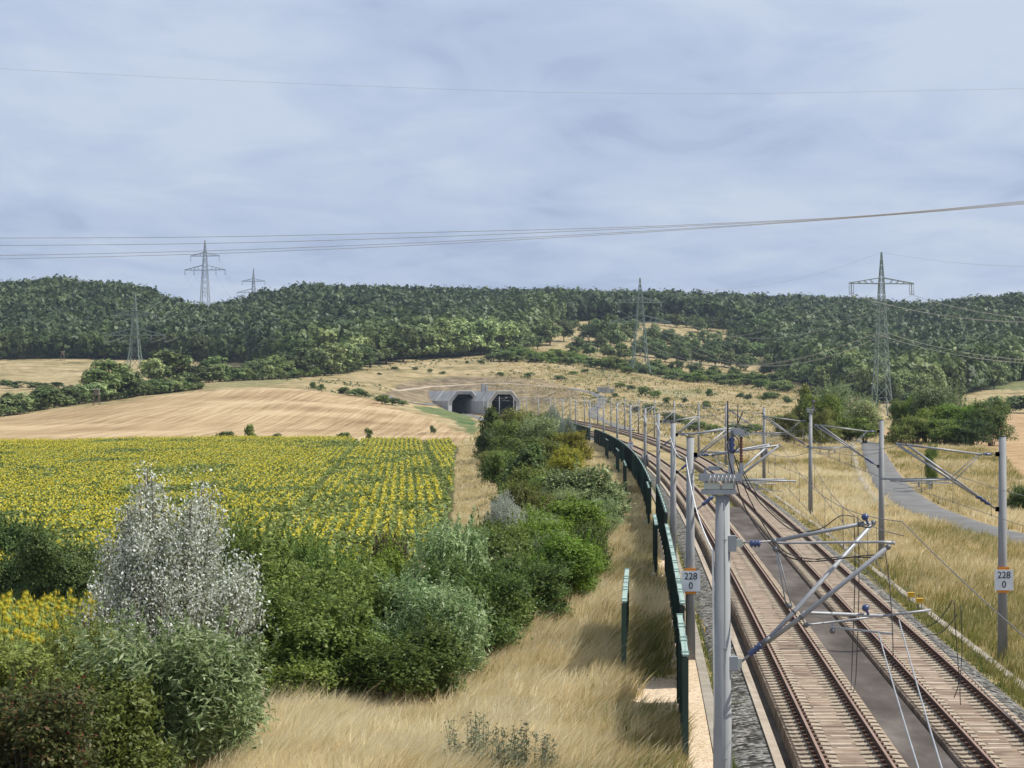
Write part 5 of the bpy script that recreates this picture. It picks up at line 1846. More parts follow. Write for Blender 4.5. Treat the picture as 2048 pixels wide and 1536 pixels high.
GR_N = 'shrubs between the fence and the sunflower field'
NEAR = [  # kind, variant, leaves, px, d, top y, width px, label
    (SILV, 0, 'lf_silver', 338, 64, 925, 430, 'tall silver poplar with white leaves standing before the sunflower field', 'tree', 'silver_poplar', .3),
    (WILL, 0, 'lf_willow', 300, 51, 1262, 400, 'grey green willow bush below the silver poplar', 'bush', 'willow_bush', 1.0),
    (WILL, 1, 'lf_willow', 395, 53, 1340, 260, 'grey green willow bush at the edge of the dry grass', 'bush', 'willow_bush', 2.0),
    (SHRUB, 1, 'lf_red', 50, 46, 1370, 330, 'reddish tinged bush in the bottom left corner', 'bush', 'bush', 0.4),
    (SHRUB, 2, 'lf_olive', 190, 49, 1345, 300, 'olive brown bush between the reddish bush and the willow', 'bush', 'bush', 1.4),
    (LOW, 0, 'lf_olive', 60, 56, 1300, 260, 'olive bush in front of the nearest sunflowers', 'bush', 'bush', 2.4),
    (SHRUB, 0, 'lf_dark', 30, 103, 1042, 180, 'dark green bush behind the nearest sunflowers, leftmost', 'bush', 'bush', 0.2),
    (SHRUB, 3, 'lf_dark', 125, 100, 1050, 190, 'dark green bush behind the nearest sunflowers, beside the silver poplar', 'bush', 'bush', 1.9),
    (SHRUB, 4, 'lf_mid', 450, 82, 1040, 150, 'mid green bush just right of the silver poplar top', 'bush', 'bush', 2.9),
    (SHRUB, 0, 'lf_mid', 560, 74, 1066, 260, 'large mid green bush right of the silver poplar', 'bush', 'bush', 0.9),
    (SHRUB, 1, 'lf_mid', 610, 66, 1180, 300, 'broad green bush at the upper edge of the dry grass', 'bush', 'bush', 3.9),
    (SHRUB, 2, 'lf_mid', 700, 70, 1130, 250, 'mid green bush in the middle of the near thicket', 'bush', 'bush', 4.6),
    (WILL, 2, 'lf_mid', 650, 80, 1085, 180, 'narrow leaved bush at the sunflower side of the thicket', 'bush', 'bush', 3.0),
    (LOW, 1, 'lf_brown', 775, 92, 1072, 120, 'small brownish bush against the sunflowers', 'bush', 'bush', .5),
    (WILL, 0, 'lf_willow', 870, 84, 1058, 190, 'pale willow bush on the sunflower side of the thicket', 'bush', 'willow_bush', 1.7),
    (WILL, 1, 'lf_willow', 850, 69, 1165, 230, 'willow bush with whitish shoot tips above the dry grass', 'bush', 'willow_bush', 2.6),
    (SHRUB, 3, 'lf_mid', 800, 65, 1245, 260, 'rounded green bush at the foot of the white tipped willow', 'bush', 'bush', 5.2),
    (SHRUB, 4, 'lf_mid', 950, 76, 1120, 230, 'mid green bush between the two willows and the dry grass', 'bush', 'bush', .1),
    (WILL, 2, 'lf_grey', 905, 70, 1235, 120, 'small grey green willow shoots on the grass edge', 'bush', 'willow_bush', .1),
    (SHRUB, 0, 'lf_mid', 1010, 94, 1062, 200, 'tall green bush behind the bright bush', 'bush', 'bush', 1.1),
    (LOW, 2, 'lf_bright', 1120, 93, 1075, 160, 'bright green rounded bush at the right end of the near thicket', 'bush', 'bush', 2.2),
    (SHRUB, 1, 'lf_mid', 1060, 88, 1120, 190, 'mid green bush left of the bright rounded bush', 'bush', 'bush', 3.3),
    (SHRUB, 2, 'lf_mid', 1000, 100, 1050, 150, 'green bush below the small silver shrub', 'bush', 'bush', 4.4),
    (SILV, 0, 'lf_silver', 1012, 124, 978, 110, 'small silver leaved shrub beside the pale grass strip', 'bush', 'silver_poplar', 2.0),
    (LOW, 0, 'lf_bright', 1115, 126, 1000, 190, 'yellowish bright green low bush behind the dry grass', 'bush', 'bush', .6),
    (SHRUB, 4, 'lf_olive', 1055, 140, 965, 110, 'olive bush beside the small silver shrub', 'bush', 'bush', 1.6),
    (LOW, 1, 'lf_grey', 1160, 148, 935, 190, 'broad grey green bush nearest the fence', 'bush', 'bush', 2.7),
    (SHRUB, 0, 'lf_grey', 1222, 150, 968, 75, 'grey green bush leaning towards the fence', 'bush', 'bush', 3.1),
    (WILL, 0, 'lf_willow', 1213, 140, 1000, 70, 'small pale willow bush below the broad grey green bush', 'bush', 'willow_bush', 4.0),
    (LOW, 2, 'lf_mid', 1110, 158, 950, 120, 'mid green bush behind the yellowish bright bush', 'bush', 'bush', 4.9),
    (POPL, 0, 'lf_dark', 1056, 190, 882, 110, 'dark upright poplar bush in the middle of the hedge', 'bush', 'bush', 5.5),
    (SHRUB, 3, 'lf_mid', 1010, 205, 900, 90, 'mid green bush left of the dark poplar bush', 'bush', 'bush', .7),
    (LOW, 0, 'lf_yellow', 1130, 215, 895, 90, 'yellow green broom bush, nearer of two in the hedge', 'bush', 'bush', 1.3),
    (LOW, 1, 'lf_yellow', 1138, 262, 864, 90, 'yellow green broom bush, farther of two in the hedge', 'bush', 'bush', 2.1),
    (LOW, 2, 'lf_olive', 1100, 240, 885, 80, 'olive broom bush left of the yellow broom', 'bush', 'bush', 2.8),
    (SHRUB, 2, 'lf_olive', 985, 255, 900, 80, 'olive brown bush on the left rim of the hedge', 'bush', 'bush', 3.4),
    (SHRUB, 1, 'lf_mid', 1045, 262, 872, 100, 'mid green bush in the far half of the hedge', 'bush', 'bush', 3.8),
    (POPL, 1, 'lf_mid', 985, 318, 806, 62, 'tall green tree at the far left end of the hedge', 'tree', 'tree', 4.2),
    (SHRUB, 4, 'lf_dark', 978, 306, 858, 60, 'dark bush at the foot of the tall hedge tree', 'bush', 'bush', 4.7),
    (SHRUB, 0, 'lf_olive', 1035, 322, 818, 80, 'olive tree beside the tall hedge tree', 'tree', 'tree', 5.1),
    (SHRUB, 3, 'lf_mid', 1008, 300, 838, 70, 'mid green tree right of the tall hedge tree', 'tree', 'tree', 5.7),
    (WILL, 1, 'lf_willow', 1080, 300, 836, 84, 'pale willow tree at the far end of the hedge', 'tree', 'willow_bush', 6.0),
    (SHRUB, 2, 'lf_dark', 1070, 345, 822, 50, 'dark bush behind the pale willow tree', 'bush', 'bush', .9),
    (SILV, 0, 'lf_palesilver', 1108, 350, 806, 62, 'pale silver tree at the far end of the hedge, left of two', 'tree', 'silver_poplar', 1.2),
    (SILV, 0, 'lf_palesilver', 1132, 342, 828, 62, 'pale silver tree at the far end of the hedge, right of two', 'tree', 'silver_poplar', 3.2),
    (SHRUB, 1, 'lf_mid', 1105, 300, 862, 70, 'mid green bush below the pale silver trees', 'bush', 'bush', 1.8),
    # right of the road
    (POPL, 0, 'lf_olive', 1608, 412, 762, 56, 'pale yellow green slender tree behind the platform mast', 'tree', 'tree', .3),
    (SHRUB, 0, 'lf_bright', 1645, 405, 790, 90, 'light green tree right of the platform mast', 'tree', 'tree', 1.0),
    (WILL, 2, 'lf_willow', 1690, 420, 776, 120, 'pale willow tree behind the road bend mast', 'tree', 'willow_bush', 2.0),
    (SHRUB, 2, 'lf_grey', 1728, 410, 800, 70, 'grey green tree left of the road bend mast', 'tree', 'tree', 3.0),
    (SHRUB, 3, 'lf_olive', 1575, 395, 825, 56, 'dark olive bush left of the platform mast', 'bush', 'bush', 4.0),
    (SHRUB, 4, 'lf_olive', 1648, 372, 812, 46, 'small olive tree with visible stem beside the platform mast', 'tree', 'tree', 5.0),
    (SHRUB, 1, 'lf_bright', 1802, 402, 796, 48, 'young bright green tree, left of two right of the mast', 'tree', 'tree', .5),
    (SHRUB, 0, 'lf_bright', 1834, 400, 790, 56, 'young bright green tree, right of two right of the mast', 'tree', 'tree', 1.5),
    (LOW, 2, 'lf_olive', 1826, 382, 836, 90, 'low olive bush in front of the young bright trees', 'bush', 'bush', 2.5),
    (SHRUB, 2, 'lf_bright', 1868, 388, 812, 90, 'light green tree in the clump beyond the road', 'tree', 'tree', 3.5),
    (WILL, 0, 'lf_willow', 1900, 396, 778, 130, 'pale willow tree topping the clump beyond the road', 'tree', 'willow_bush', 4.5),
    (SHRUB, 3, 'lf_bright', 1915, 384, 805, 110, 'fresh green tree in the middle of the clump beyond the road', 'tree', 'tree', 5.5),
    (SHRUB, 4, 'lf_mid', 1980, 380, 795, 92, 'rounded green tree at the right end of the clump', 'tree', 'tree', .8),
    (LOW, 0, 'lf_mid', 1890, 376, 838, 110, 'wide low bush at the foot of the clump', 'bush', 'bush', 1.9),
    (SHRUB, 1, 'lf_dark', 2050, 168, 974, 76, 'dark green bush at the road side right of the right km mast', 'bush', 'bush', 2.7),
    (SHRUB, 0, 'lf_mid', 1863, 205, 888, 28, 'small green sapling in dry grass beyond the road', 'bush', 'sapling', 3.7),
    (SHRUB, 3, 'lf_mid', 505, 70, 1150, 180, 'mid green bush leaning on the right side of the silver poplar', 'bush', 'bush', 1.2),
    (LOW, 0, 'lf_mid', 560, 64, 1290, 210, 'low green bush where the thicket meets the dry grass', 'bush', 'bush', 2.2),
    (LOW, 2, 'lf_mid', 700, 66, 1260, 200, 'green low bush at the grass edge below the thicket', 'bush', 'bush', 3.2),
    (SHRUB, 4, 'lf_bright', 740, 84, 1095, 150, 'lighter green bush against the sunflowers', 'bush', 'bush', 4.2),
    (LOW, 1, 'lf_mid', 1010, 82, 1170, 170, 'green low bush at the grass edge right of the white tipped willow', 'bush', 'bush', 5.2),
    (LOW, 0, 'lf_bright', 1165, 100, 1085, 90, 'small bright bush at the right tip of the near thicket', 'bush', 'bush', 5.9),
    (LOW, 1, 'lf_mid', 960, 108, 1048, 130, 'green low bush behind the pale willow', 'bush', 'bush', 1.9),
    (LOW, 2, 'lf_olive', 1060, 170, 940, 120, 'olive low bush left of the broad grey green bush', 'bush', 'bush', 2.9),
    (SHRUB, 2, 'lf_bright', 1085, 112, 1040, 120, 'bright green bush between the small silver shrub and the dry grass', 'bush', 'bush', 3.7),
    (SHRUB, 1, 'lf_olive', 160, 60, 1250, 160, 'small olive bush at the lower edge of the nearest sunflowers', 'bush', 'bush', .7),
    (WEED, 0, 'lf_weed', 960, 52.5, 1410, 170, 'sparse grey green thorny weed in the foreground grass, left of two', 'weed', 'weed', .2),
    (WEED, 0, 'lf_weed', 1050, 51.0, 1425, 160, 'sparse grey green thorny weed in the foreground grass, right of two', 'weed', 'weed', 1.2),
    (LOW, 0, 'lf_olive', 1640, 396, 838, 90, 'low olive bush at the foot of the trees by the platform mast', 'bush', 'bush', 1.3),
    (LOW, 1, 'lf_mid', 1700, 404, 836, 110, 'low green bush below the pale willow behind the road bend mast', 'bush', 'bush', 2.3),
    (LOW, 2, 'lf_dark', 1950, 374, 842, 100, 'dark low bush below the rounded green tree', 'bush', 'bush', 3.3),
    (SHRUB, 2, 'lf_mid', 1850, 400, 795, 90, 'mid green tree behind the young bright trees', 'tree', 'tree', 4.3),
]
for k_, (kd, vr, ml, px, d_, tp, wp, lb_, ct, nm_, rz_) in enumerate(NEAR):
    if kd is SHRUB and d_ > 180:
        kd = ROUND
    o = place(kd, vr, ml, px, d_, tp, wp, lb_, ct, GR_N if px < 1300 else 'trees and bushes beyond the road', nm_, rz_)

def thicket(seed, n, path, group, where):
    g = random.Random(seed)
    out = []
    for i in range(n):
        px, d = path(g)
        x = (px - 1024) * d / F
        out.append((px, d, x, g.uniform(1.3, 2.9)))
    out.sort()
    for i, (px, d, x, h) in enumerate(out):
        ml, tone = g.choice([('lf_mid', 'mid green'), ('lf_bright', 'bright green'), ('lf_grey', 'grey green'), ('lf_willow', 'pale'), ('lf_olive', 'olive'), ('lf_dark', 'dark green'), ('lf_mid', 'green'), ('lf_bright', 'fresh green')])
        kd = WILL if ml in ('lf_willow', 'lf_grey') else g.choice([SHRUB, LOW])
        plant(kd, g.randrange(3), ml, x, d, h, h * g.uniform(.8, 1.25), 'small %s bush, %s from the left %s' % (tone, nth(i + 1), where), 'bush', group, 'bush', g.uniform(0, 6.28))


def _near_path(g):
    px = g.uniform(480, 1180)
    return px, np.interp(px, [480, 560, 740, 960, 1080, 1190], [67, 67.5, 70, 78, 90, 100]) + g.uniform(-.5, 20)


def _far_path(g):
    d = 110 * (340 / 110) ** g.random()
    lo = np.interp(d, [110, 130, 190, 260, 340], [1000, 1040, 1010, 975, 965])
    hi = np.interp(d, [110, 130, 190, 260, 340], [1150, 1225, 1205, 1165, 1130])
    return g.uniform(lo, hi), d


thicket(61, 34, _near_path, 'small bushes knitting the near thicket', 'along the near thicket')
thicket(62, 34, _far_path, 'small bushes knitting the far hedge', 'along the far hedge')
# hedgerow and forest-edge trees: one each, left to right
TM = ['lf_treedark', 'lf_treemid', 'lf_treemid', 'lf_treepale', 'lf_treedark']


def row(items, what, where, group, mats, kinds=TREE):
    items = sorted(items, key=lambda t: t[0])
    for i, (px, d, top, wp) in enumerate(items):
        mk = random.choice(mats)
        tone = {'lf_treedark': 'dark green', 'lf_treemid': 'mid green', 'lf_treepale': 'pale green', 'lf_olive': 'olive', 'lf_mid': 'green', 'lf_dark': 'dark', 'lf_treemid ': 'green'}.get(mk, 'green')
        place(kinds, random.randrange(len(kinds)), mk, px, d, top, wp, '%s %s, %s from the left %s' % (tone, what, nth(i + 1), where), what.split()[-1], group, what.split()[-1])


J = random.uniform
row([(p, np.interp(p, [-60, 0, 120, 230, 330, 400], [668, 690, 730, 762, 792, 812]) + J(-6, 6), t + J(-4, 4), w * J(1.05, 1.4)) for p, t, w in
     [(-50, 785, 90), (-5, 800, 60), (28, 788, 60), (55, 782, 60), (80, 776, 62), (108, 771, 64), (132, 773, 60), (158, 768, 62), (182, 764, 60), (205, 738, 66), (228, 722, 80), (250, 742, 66), (272, 752, 62), (296, 757, 60), (318, 760, 56), (340, 765, 52), (362, 772, 46), (384, 776, 36)]],
    'broadleaf tree', 'in the hedgerow above the stubble field', 'hedgerow above the stubble field', ['lf_treedark', 'lf_treemid', 'lf_treemid', 'lf_treepale'])
row([(p, np.interp(p, [300, 460, 600, 720], [905, 935, 985, 1075]) + J(-6, 6), t + J(-6, 0), w * J(1.25, 1.7)) for p, t, w in
     [(305, 722, 46), (336, 704, 72), (366, 745, 40), (396, 727, 44), (418, 733, 40), (440, 714, 56), (466, 736, 46), (490, 728, 46), (512, 722, 44), (538, 716, 46), (562, 722, 46), (588, 709, 56), (618, 700, 56), (650, 690, 64), (682, 684, 66), (712, 690, 56)]],
    'hedge tree', 'between the pale field and the grass slope', 'tree row between pale field and grass slope', ['lf_treedark', 'lf_treemid', 'lf_treepale'])
row([(p, float(edge_d(p)) - 8 + J(-8, 10), t + J(-6, 6), w * J(1.0, 1.25)) for p, t, w in
     [(700, 672, 66), (740, 668, 70), (772, 660, 70), (806, 652, 74), (838, 646, 72), (870, 640, 74), (902, 640, 72), (934, 634, 74), (964, 634, 72), (995, 636, 74), (1025, 642, 68), (1048, 650, 56)]],
    'tall tree', 'along the forest edge above the tunnel slope', 'tall trees at the forest edge above the tunnel', ['lf_treepale', 'lf_treepale', 'lf_treemid'])
it_ = []
for k in range(46):
    px = -40 + k * 15.6
    d = float(edge_d(px)) + J(-6, 14)
    h = J(11, 17)
    zg_ = z1((px - 1024) * d / F, d)
    it_.append((px, d, YH - (zg_ + h - HC) * F / d, J(9, 13) * F / d))
row([t for t in it_ if t[0] < 640], 'edge tree', 'along the left forest margin', 'trees at the left forest margin', ['lf_treedark', 'lf_treedark', 'lf_treemid'])
it_ = []
for k in range(30):
    px = -40 + k * 15
    d = float(np.interp(px, [-60, 0, 120, 230, 330, 400], [664, 686, 726, 758, 788, 808])) - 3 + J(-3, 2)
    zg_ = z1((px - 1024) * d / F, d)
    hb_ = J(2.2, 4.2)
    it_.append((px, d, YH - (zg_ + hb_ - HC) * F / d, J(22, 36)))
for k in range(34):
    px = 300 + k * 12.5
    d = float(np.interp(px, [300, 460, 600, 720], [899, 929, 980, 1068])) + J(-4, 2)
    zg_ = z1((px - 1024) * d / F, d)
    hb_ = J(2.6, 5.0)
    it_.append((px, d, YH - (zg_ + hb_ - HC) * F / d, J(22, 36)))
row(it_, 'understory bush', 'along the foot of the left hedgerow', 'bushes under the left hedgerow', ['lf_treemid', 'lf_treemid', 'lf_treepale', 'lf_treedark'], BUSH)
# orchard slope
it_ = []
for (px, py, hpx) in [(1075, 700, 36), (1100, 690, 44), (1128, 684, 42), (1150, 705, 40), (1178, 684, 40), (1195, 700, 44), (1212, 690, 56), (1235, 697, 50), (1222, 664, 22), (1248, 660, 20), (1150, 662, 22), (1262, 684, 44), (1330, 652, 22), (1352, 655, 26),
                     (1310, 690, 40), (1345, 700, 52), (1372, 704, 50), (1396, 665, 28), (1420, 662, 26), (1446, 664, 28), (1408, 690, 28), (1432, 690, 26), (1466, 688, 28), (1470, 672, 30), (1492, 672, 34), (1510, 692, 60), (1536, 690, 50), (1380, 656, 24), (1296, 702, 40),
                     (1250, 720, 44), (1330, 725, 46), (1365, 728, 44), (1400, 728, 46), (1430, 732, 44), (1462, 736, 42), (1492, 742, 44), (1280, 712, 40), (1310, 716, 42), (1216, 716, 36), (1528, 752, 40), (1348, 715, 46), (1384, 716, 48), (1418, 718, 48), (1446, 716, 44), (1478, 720, 46), (1508, 724, 50), (1540, 728, 50), (1558, 712, 56),
                     (1320, 704, 36), (1456, 700, 34), (1482, 704, 38), (1550, 742, 44), (1270, 742, 30), (1310, 745, 34), (1350, 748, 34), (1390, 752, 34), (1430, 756, 32), (1470, 760, 34), (1180, 712, 34), (1150, 716, 30), (1510, 766, 30), (1550, 770, 34), (1580, 768, 40)]:
    g0 = ground_at(px, py)
    kh = .70 if py > 698 else .95
    it_.append((px, g0.y, py - hpx * 1.12 * kh, hpx * J(1.0, 1.3) * (.5 + .5 * kh)))
row(it_, 'orchard tree', 'on the slope behind the hillside pylon', 'scattered trees on the orchard slope', ['lf_treedark', 'lf_treemid', 'lf_treemid'])
# right wood, seen tree by tree along its front
it_ = []
for k in range(62):
    px = 1545 + k * 9.2 + J(-4, 4)
    layer = k % 3
    d = float(edge_d(px)) + (-8, 45, 100)[layer] + J(-10, 10)
    h = J(12, 17) if px > 1600 else J(9, 13)
    zg_ = z1((px - 1024) * d / F, d)
    it_.append((px, d, YH - (zg_ + h - HC) * F / d, J(10, 14) * F / d))
row(it_, 'woodland tree', 'along the wood behind the tallest pylon', 'trees of the right-hand wood', ['lf_treemid', 'lf_treepale', 'lf_treepale', 'lf_treemid'])
# low bushes: belts and dots on the slopes
it_ = []
for k in range(74):
    t = k / 73
    px = 990 + t * 590 + J(-6, 6)
    py = np.interp(px, [990, 1100, 1200, 1300, 1400, 1500, 1580], [722, 722, 735, 752, 764, 772, 786]) + J(-7, 4)
    g0 = ground_at(px, py)
    it_.append((px, g0.y, py - J(12, 22), J(26, 44)))
row(it_, 'scrub bush', 'in the belt below the orchard', 'scrub belt below the orchard', ['lf_treemid', 'lf_mid', 'lf_mid'], BUSH)
it_ = []
for (px, py, hp, wp) in [(690, 788, 14, 30), (712, 792, 16, 34), (730, 794, 12, 24), (765, 808, 18, 34), (785, 810, 14, 34), (805, 811, 10, 24), (628, 781, 18, 16), (643, 783, 15, 14), (500, 882, 34, 20), (455, 884, 22, 40), (550, 884, 18, 24), (690, 884, 20, 30), (737, 882, 26, 16), (866, 868, 18, 12), (30, 889, 10, 40), (120, 890, 8, 30),
                        (860, 745, 8, 12), (885, 748, 6, 14), (1000, 752, 8, 18), (1056, 755, 10, 18), (1120, 760, 10, 24), (935, 727, 6, 10), (962, 728, 8, 14), (830, 740, 6, 14), (790, 740, 7, 16), (760, 750, 5, 12), (1145, 750, 8, 20), (1170, 745, 8, 16),
                        (1290, 792, 20, 30), (1310, 795, 14, 24), (1333, 810, 16, 16), (1420, 795, 18, 16), (1370, 806, 10, 14), (1413, 817, 16, 18), (1480, 797, 12, 16), (1495, 800, 12, 18), (1530, 802, 18, 30), (1548, 800, 16, 24), (1575, 808, 16, 20), (1240, 775, 10, 24), (1262, 780, 10, 20), (1230, 796, 10, 12), (1440, 770, 10, 18),
                        (1350, 850, 26, 50), (1390, 862, 22, 50), (1430, 868, 20, 40), (1300, 828, 20, 30), (1270, 826, 14, 22), (1480, 870, 22, 50), (1510, 866, 18, 40), (1560, 850, 20, 40),
                        (30, 776, 14, 50), (75, 778, 14, 50), (115, 776, 12, 40), (10, 770, 10, 40), (1880, 826, 18, 40), (2020, 826, 34, 60), (2060, 826, 36, 60), (1985, 822, 30, 40), (1790, 826, 24, 40), (1700, 796, 30, 60), (1620, 800, 26, 50), (1760, 806, 30, 60), (1830, 812, 30, 60), (1660, 812, 24, 50)]:
    g0 = ground_at(px, py)
    it_.append((px, g0.y, py - hp, wp))
row(it_, 'low bush', 'of those dotted over fields and slopes', 'single bushes dotted over fields and slopes', ['lf_treedark', 'lf_treemid', 'lf_mid'], BUSH)


# ------------------------------------------------------------------ the closed forest: one mass
def forest(seed, name, label, px0, px1, dfun0, dfun1, spacing, hmin, hmax, tone):
    g = np.random.default_rng(seed)
    protos = [crown(300 + k, 340, 9, .138, shape='round', low=.0, spread=.5, cluster=5, jit=.045, asp=.85, lobe_r=(.16, .30), out=4.0) for k in range(8)]
    xs, ys = [], []
    d = 950.0
    while d < 2300:
        n = int((px1 - px0) * d / F / spacing)
        px = px0 + (np.arange(n) + g.random(n)) * (px1 - px0) / n
        dd = d + g.uniform(-.5, .5, n) * spacing
        ok = (dd > dfun0(px)) & (dd < dfun1(px))
        xs.append(((px - 1024) * dd / F)[ok])
        ys.append(dd[ok])
        d += spacing
    X, Y = np.concatenate(xs), np.concatenate(ys)
    Z = zt(X, Y)
    n = len(X)
    h = g.uniform(hmin, hmax, n) * (.85 + .3 * vnoise(X / 40, Y / 40, seed))
    w = h * g.uniform(.68, 1.0, n)
    px = 1024 + X * F / Y
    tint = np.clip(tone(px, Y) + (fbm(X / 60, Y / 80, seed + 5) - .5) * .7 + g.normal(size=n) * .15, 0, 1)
    V, T = [], []
    pi = g.integers(0, len(protos), n)
    for k in range(len(protos)):
        m = np.where(pi == k)[0]
        if not len(m):
            continue
        a = g.random(len(m)) * 6.28
        pr_ = protos[k]
        q = len(pr_)
        c, s = np.cos(a)[:, None, None], np.sin(a)[:, None, None]
        x = (pr_[None, :, :, 0] * c - pr_[None, :, :, 1] * s) * w[m][:, None, None] + X[m][:, None, None]
        y = (pr_[None, :, :, 0] * s + pr_[None, :, :, 1] * c) * w[m][:, None, None] + Y[m][:, None, None]
        z = pr_[None, :, :, 2] * h[m][:, None, None] + Z[m][:, None, None]
        V.append(np.stack((x, y, z), -1).reshape(-1, 4, 3))
        T.append(np.repeat(tint[m], q))
    V, T = np.concatenate(V), np.concatenate(T)
    print('forest', name, n, 'trees', len(V), 'faces')
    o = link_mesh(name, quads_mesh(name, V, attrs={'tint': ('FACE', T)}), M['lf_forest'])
    tag(o, label, kind='stuff')


ridge_d = lambda px: np.interp(px, _rp[:, 0], _rp[:, 2])
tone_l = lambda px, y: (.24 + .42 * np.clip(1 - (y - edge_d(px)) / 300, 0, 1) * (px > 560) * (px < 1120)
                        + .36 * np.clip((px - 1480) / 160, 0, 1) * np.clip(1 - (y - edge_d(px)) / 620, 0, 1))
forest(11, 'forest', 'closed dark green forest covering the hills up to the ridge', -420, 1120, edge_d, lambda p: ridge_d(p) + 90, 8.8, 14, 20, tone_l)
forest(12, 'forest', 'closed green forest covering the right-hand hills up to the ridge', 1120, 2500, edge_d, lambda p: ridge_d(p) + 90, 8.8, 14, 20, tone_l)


# ------------------------------------------------------------------ grass
def grass(name, label, X, Y, h, w, tint, lean, mat='grass', seed=1, per=10, rad=.16):
    """every given point is a tuft of blades that share a lean and a tone"""
    g = np.random.default_rng(seed)
    nt_ = len(X)
    w = np.broadcast_to(w, (nt_,))
    ta = g.random(nt_) * 2 * math.pi
    tl = g.random(nt_) ** 1.4 * .42
    pa = (fbm(X / 2.6, Y / 3.4, seed + 70) - .5) * 9
    tx, ty = lean[0] * (1 + 1.2 * np.cos(pa)) + np.cos(ta) * tl, lean[1] + .22 * np.sin(pa) + np.sin(ta) * tl
    tt = tint + g.normal(size=nt_) * .20
    rp = lambda a: np.repeat(a, per)
    n = nt_ * per
    q = np.sqrt(g.random(n)) * rad * rp(.7 + w * 12)
    qa = g.random(n) * 2 * math.pi
    X, Y = rp(X) + np.cos(qa) * q, rp(Y) + np.sin(qa) * q
    h = rp(h) * g.uniform(.55, 1.15, n)
    w = rp(w) * g.uniform(.6, 1.2, n)
    tint = np.clip(rp(tt) + g.normal(size=n) * .07, 0, 1)
    Z = zt(X, Y) - .03
    a = g.random(n) * 2 * math.pi
    sx, sy = np.cos(a) * w / 2, np.sin(a) * w / 2 * .5
    lx = (rp(tx) + np.cos(qa) * .16 + g.normal(size=n) * .10) * h
    ly = (rp(ty) + np.sin(qa) * .16 + g.normal(size=n) * .10) * h
    v = np.zeros((n, 5, 3), dtype=np.float32)
    v[:, 0] = np.stack((X - sx, Y - sy, Z), 1)
    v[:, 1] = np.stack((X + sx, Y + sy, Z), 1)
    v[:, 2] = np.stack((X + sx * .8 + lx * .35, Y + sy * .8 + ly * .35, Z + h * .6), 1)
    v[:, 3] = np.stack((X - sx * .8 + lx * .35, Y - sy * .8 + ly * .35, Z + h * .6), 1)
    v[:, 4] = np.stack((X + lx, Y + ly, Z + h), 1)
    b = (np.arange(n) * 5)[:, None]
    loops = np.concatenate((b + [0, 1, 2, 3], b + [3, 2, 4]), 1)
    sizes = np.tile([4, 3], n)
    me = np_mesh(name, v.reshape(-1, 3), sizes, loops, None, {'tint': ('FACE', np.repeat(tint, 2))})
    o = link_mesh(name, me, M[mat])
    tag(o, label, kind='stuff')
    print('grass', name, n)
    return o


def scatter(n, px0, px1, d0, d1, seed, pw=1.0):
    """random ground points inside a wedge, even in area when pw = 1"""
    g = np.random.default_rng(seed)
    u = g.random(n)
    if pw == 1.0:
        d = np.sqrt(d0 ** 2 + u * (d1 ** 2 - d0 ** 2))
    else:
        d = d0 * (d1 / d0) ** u            # even per octave of distance: denser near
    px = px0 + g.random(n) * (px1 - px0)
    return (px - 1024) * d / F, d, g


sun_edge = lambda Y: np.interp(Y, [a for a, b in SUN_R], [b for a, b in SUN_R])
# near left meadow, from the shrubs to the fence
X, Y, g = scatter(52000, -60, 1420, 44, 135, 41, 2)
fx = T1(Y) - 3.86
ok = (X < fx) & (X > np.interp(Y, [44, 60, 75, 100, 135], [-12, -9.5, -6.5, -2.5, 0]))
lane = (fx - X) < 1.7
lush = np.clip(1 - (fx - X) / 2.2, 0, 1)
gn_ = (fbm(X / .5, Y / 1.6, 58) - .5)
gravel_ok = ~((Y > 64.6 + gn_ * 4) & (Y < 71.5 + gn_ * 4) & (fx - X < 1.45 + gn_ * .9))
keep = ok & gravel_ok & (g.random(len(X)) < np.where(lane, .45, 1))
X, Y, lush = X[keep], Y[keep], lush[keep]
patch = fbm(X / 1.6, Y / 3.5, 51)
patch2 = fbm(X / 5, Y / 12, 52)
h = (.30 + .85 * patch) * (1 - .35 * lush) * (.7 + .6 * np.random.default_rng(3).random(len(X)))
tint = np.clip(.54 + 1.7 * (patch2 - .47) + .30 * (patch - .5) - .45 * lush * (Y < 90), 0.0, 1)
grass('dry_grass', 'tall dry straw coloured grass between the near shrubs and the fence', X, Y, h, .026 + Y * .00008, tint, (.22, -.05), per=9)
X0, Y0 = X, Y
gs = np.random.default_rng(14)
m_ = gs.random(len(X0)) < .30
grass('grass_stalks', 'tall pale flowering stalks standing above the near dry grass', X0[m_], Y0[m_], h[m_] * 1.28 + .12, .012 + Y0[m_] * .00005, np.clip(.62 + .35 * gs.random(int(m_.sum())), 0, 1), (.28, -.05), per=2, rad=.2)
wn_ = fbm(X0 / 1.3, Y0 / 4, 57)
m_ = (wn_ > .60) & (gs.random(len(X0)) < .8)
grass('meadow_weeds', 'green weeds and young shoots mixed into the near dry grass', X0[m_], Y0[m_], .25 + .35 * gs.random(int(m_.sum())), .030 + Y0[m_] * .00005, np.clip(.25 + .6 * gs.random(int(m_.sum())), 0, 1), (.1, 0), 'weeds', per=9, rad=.2)
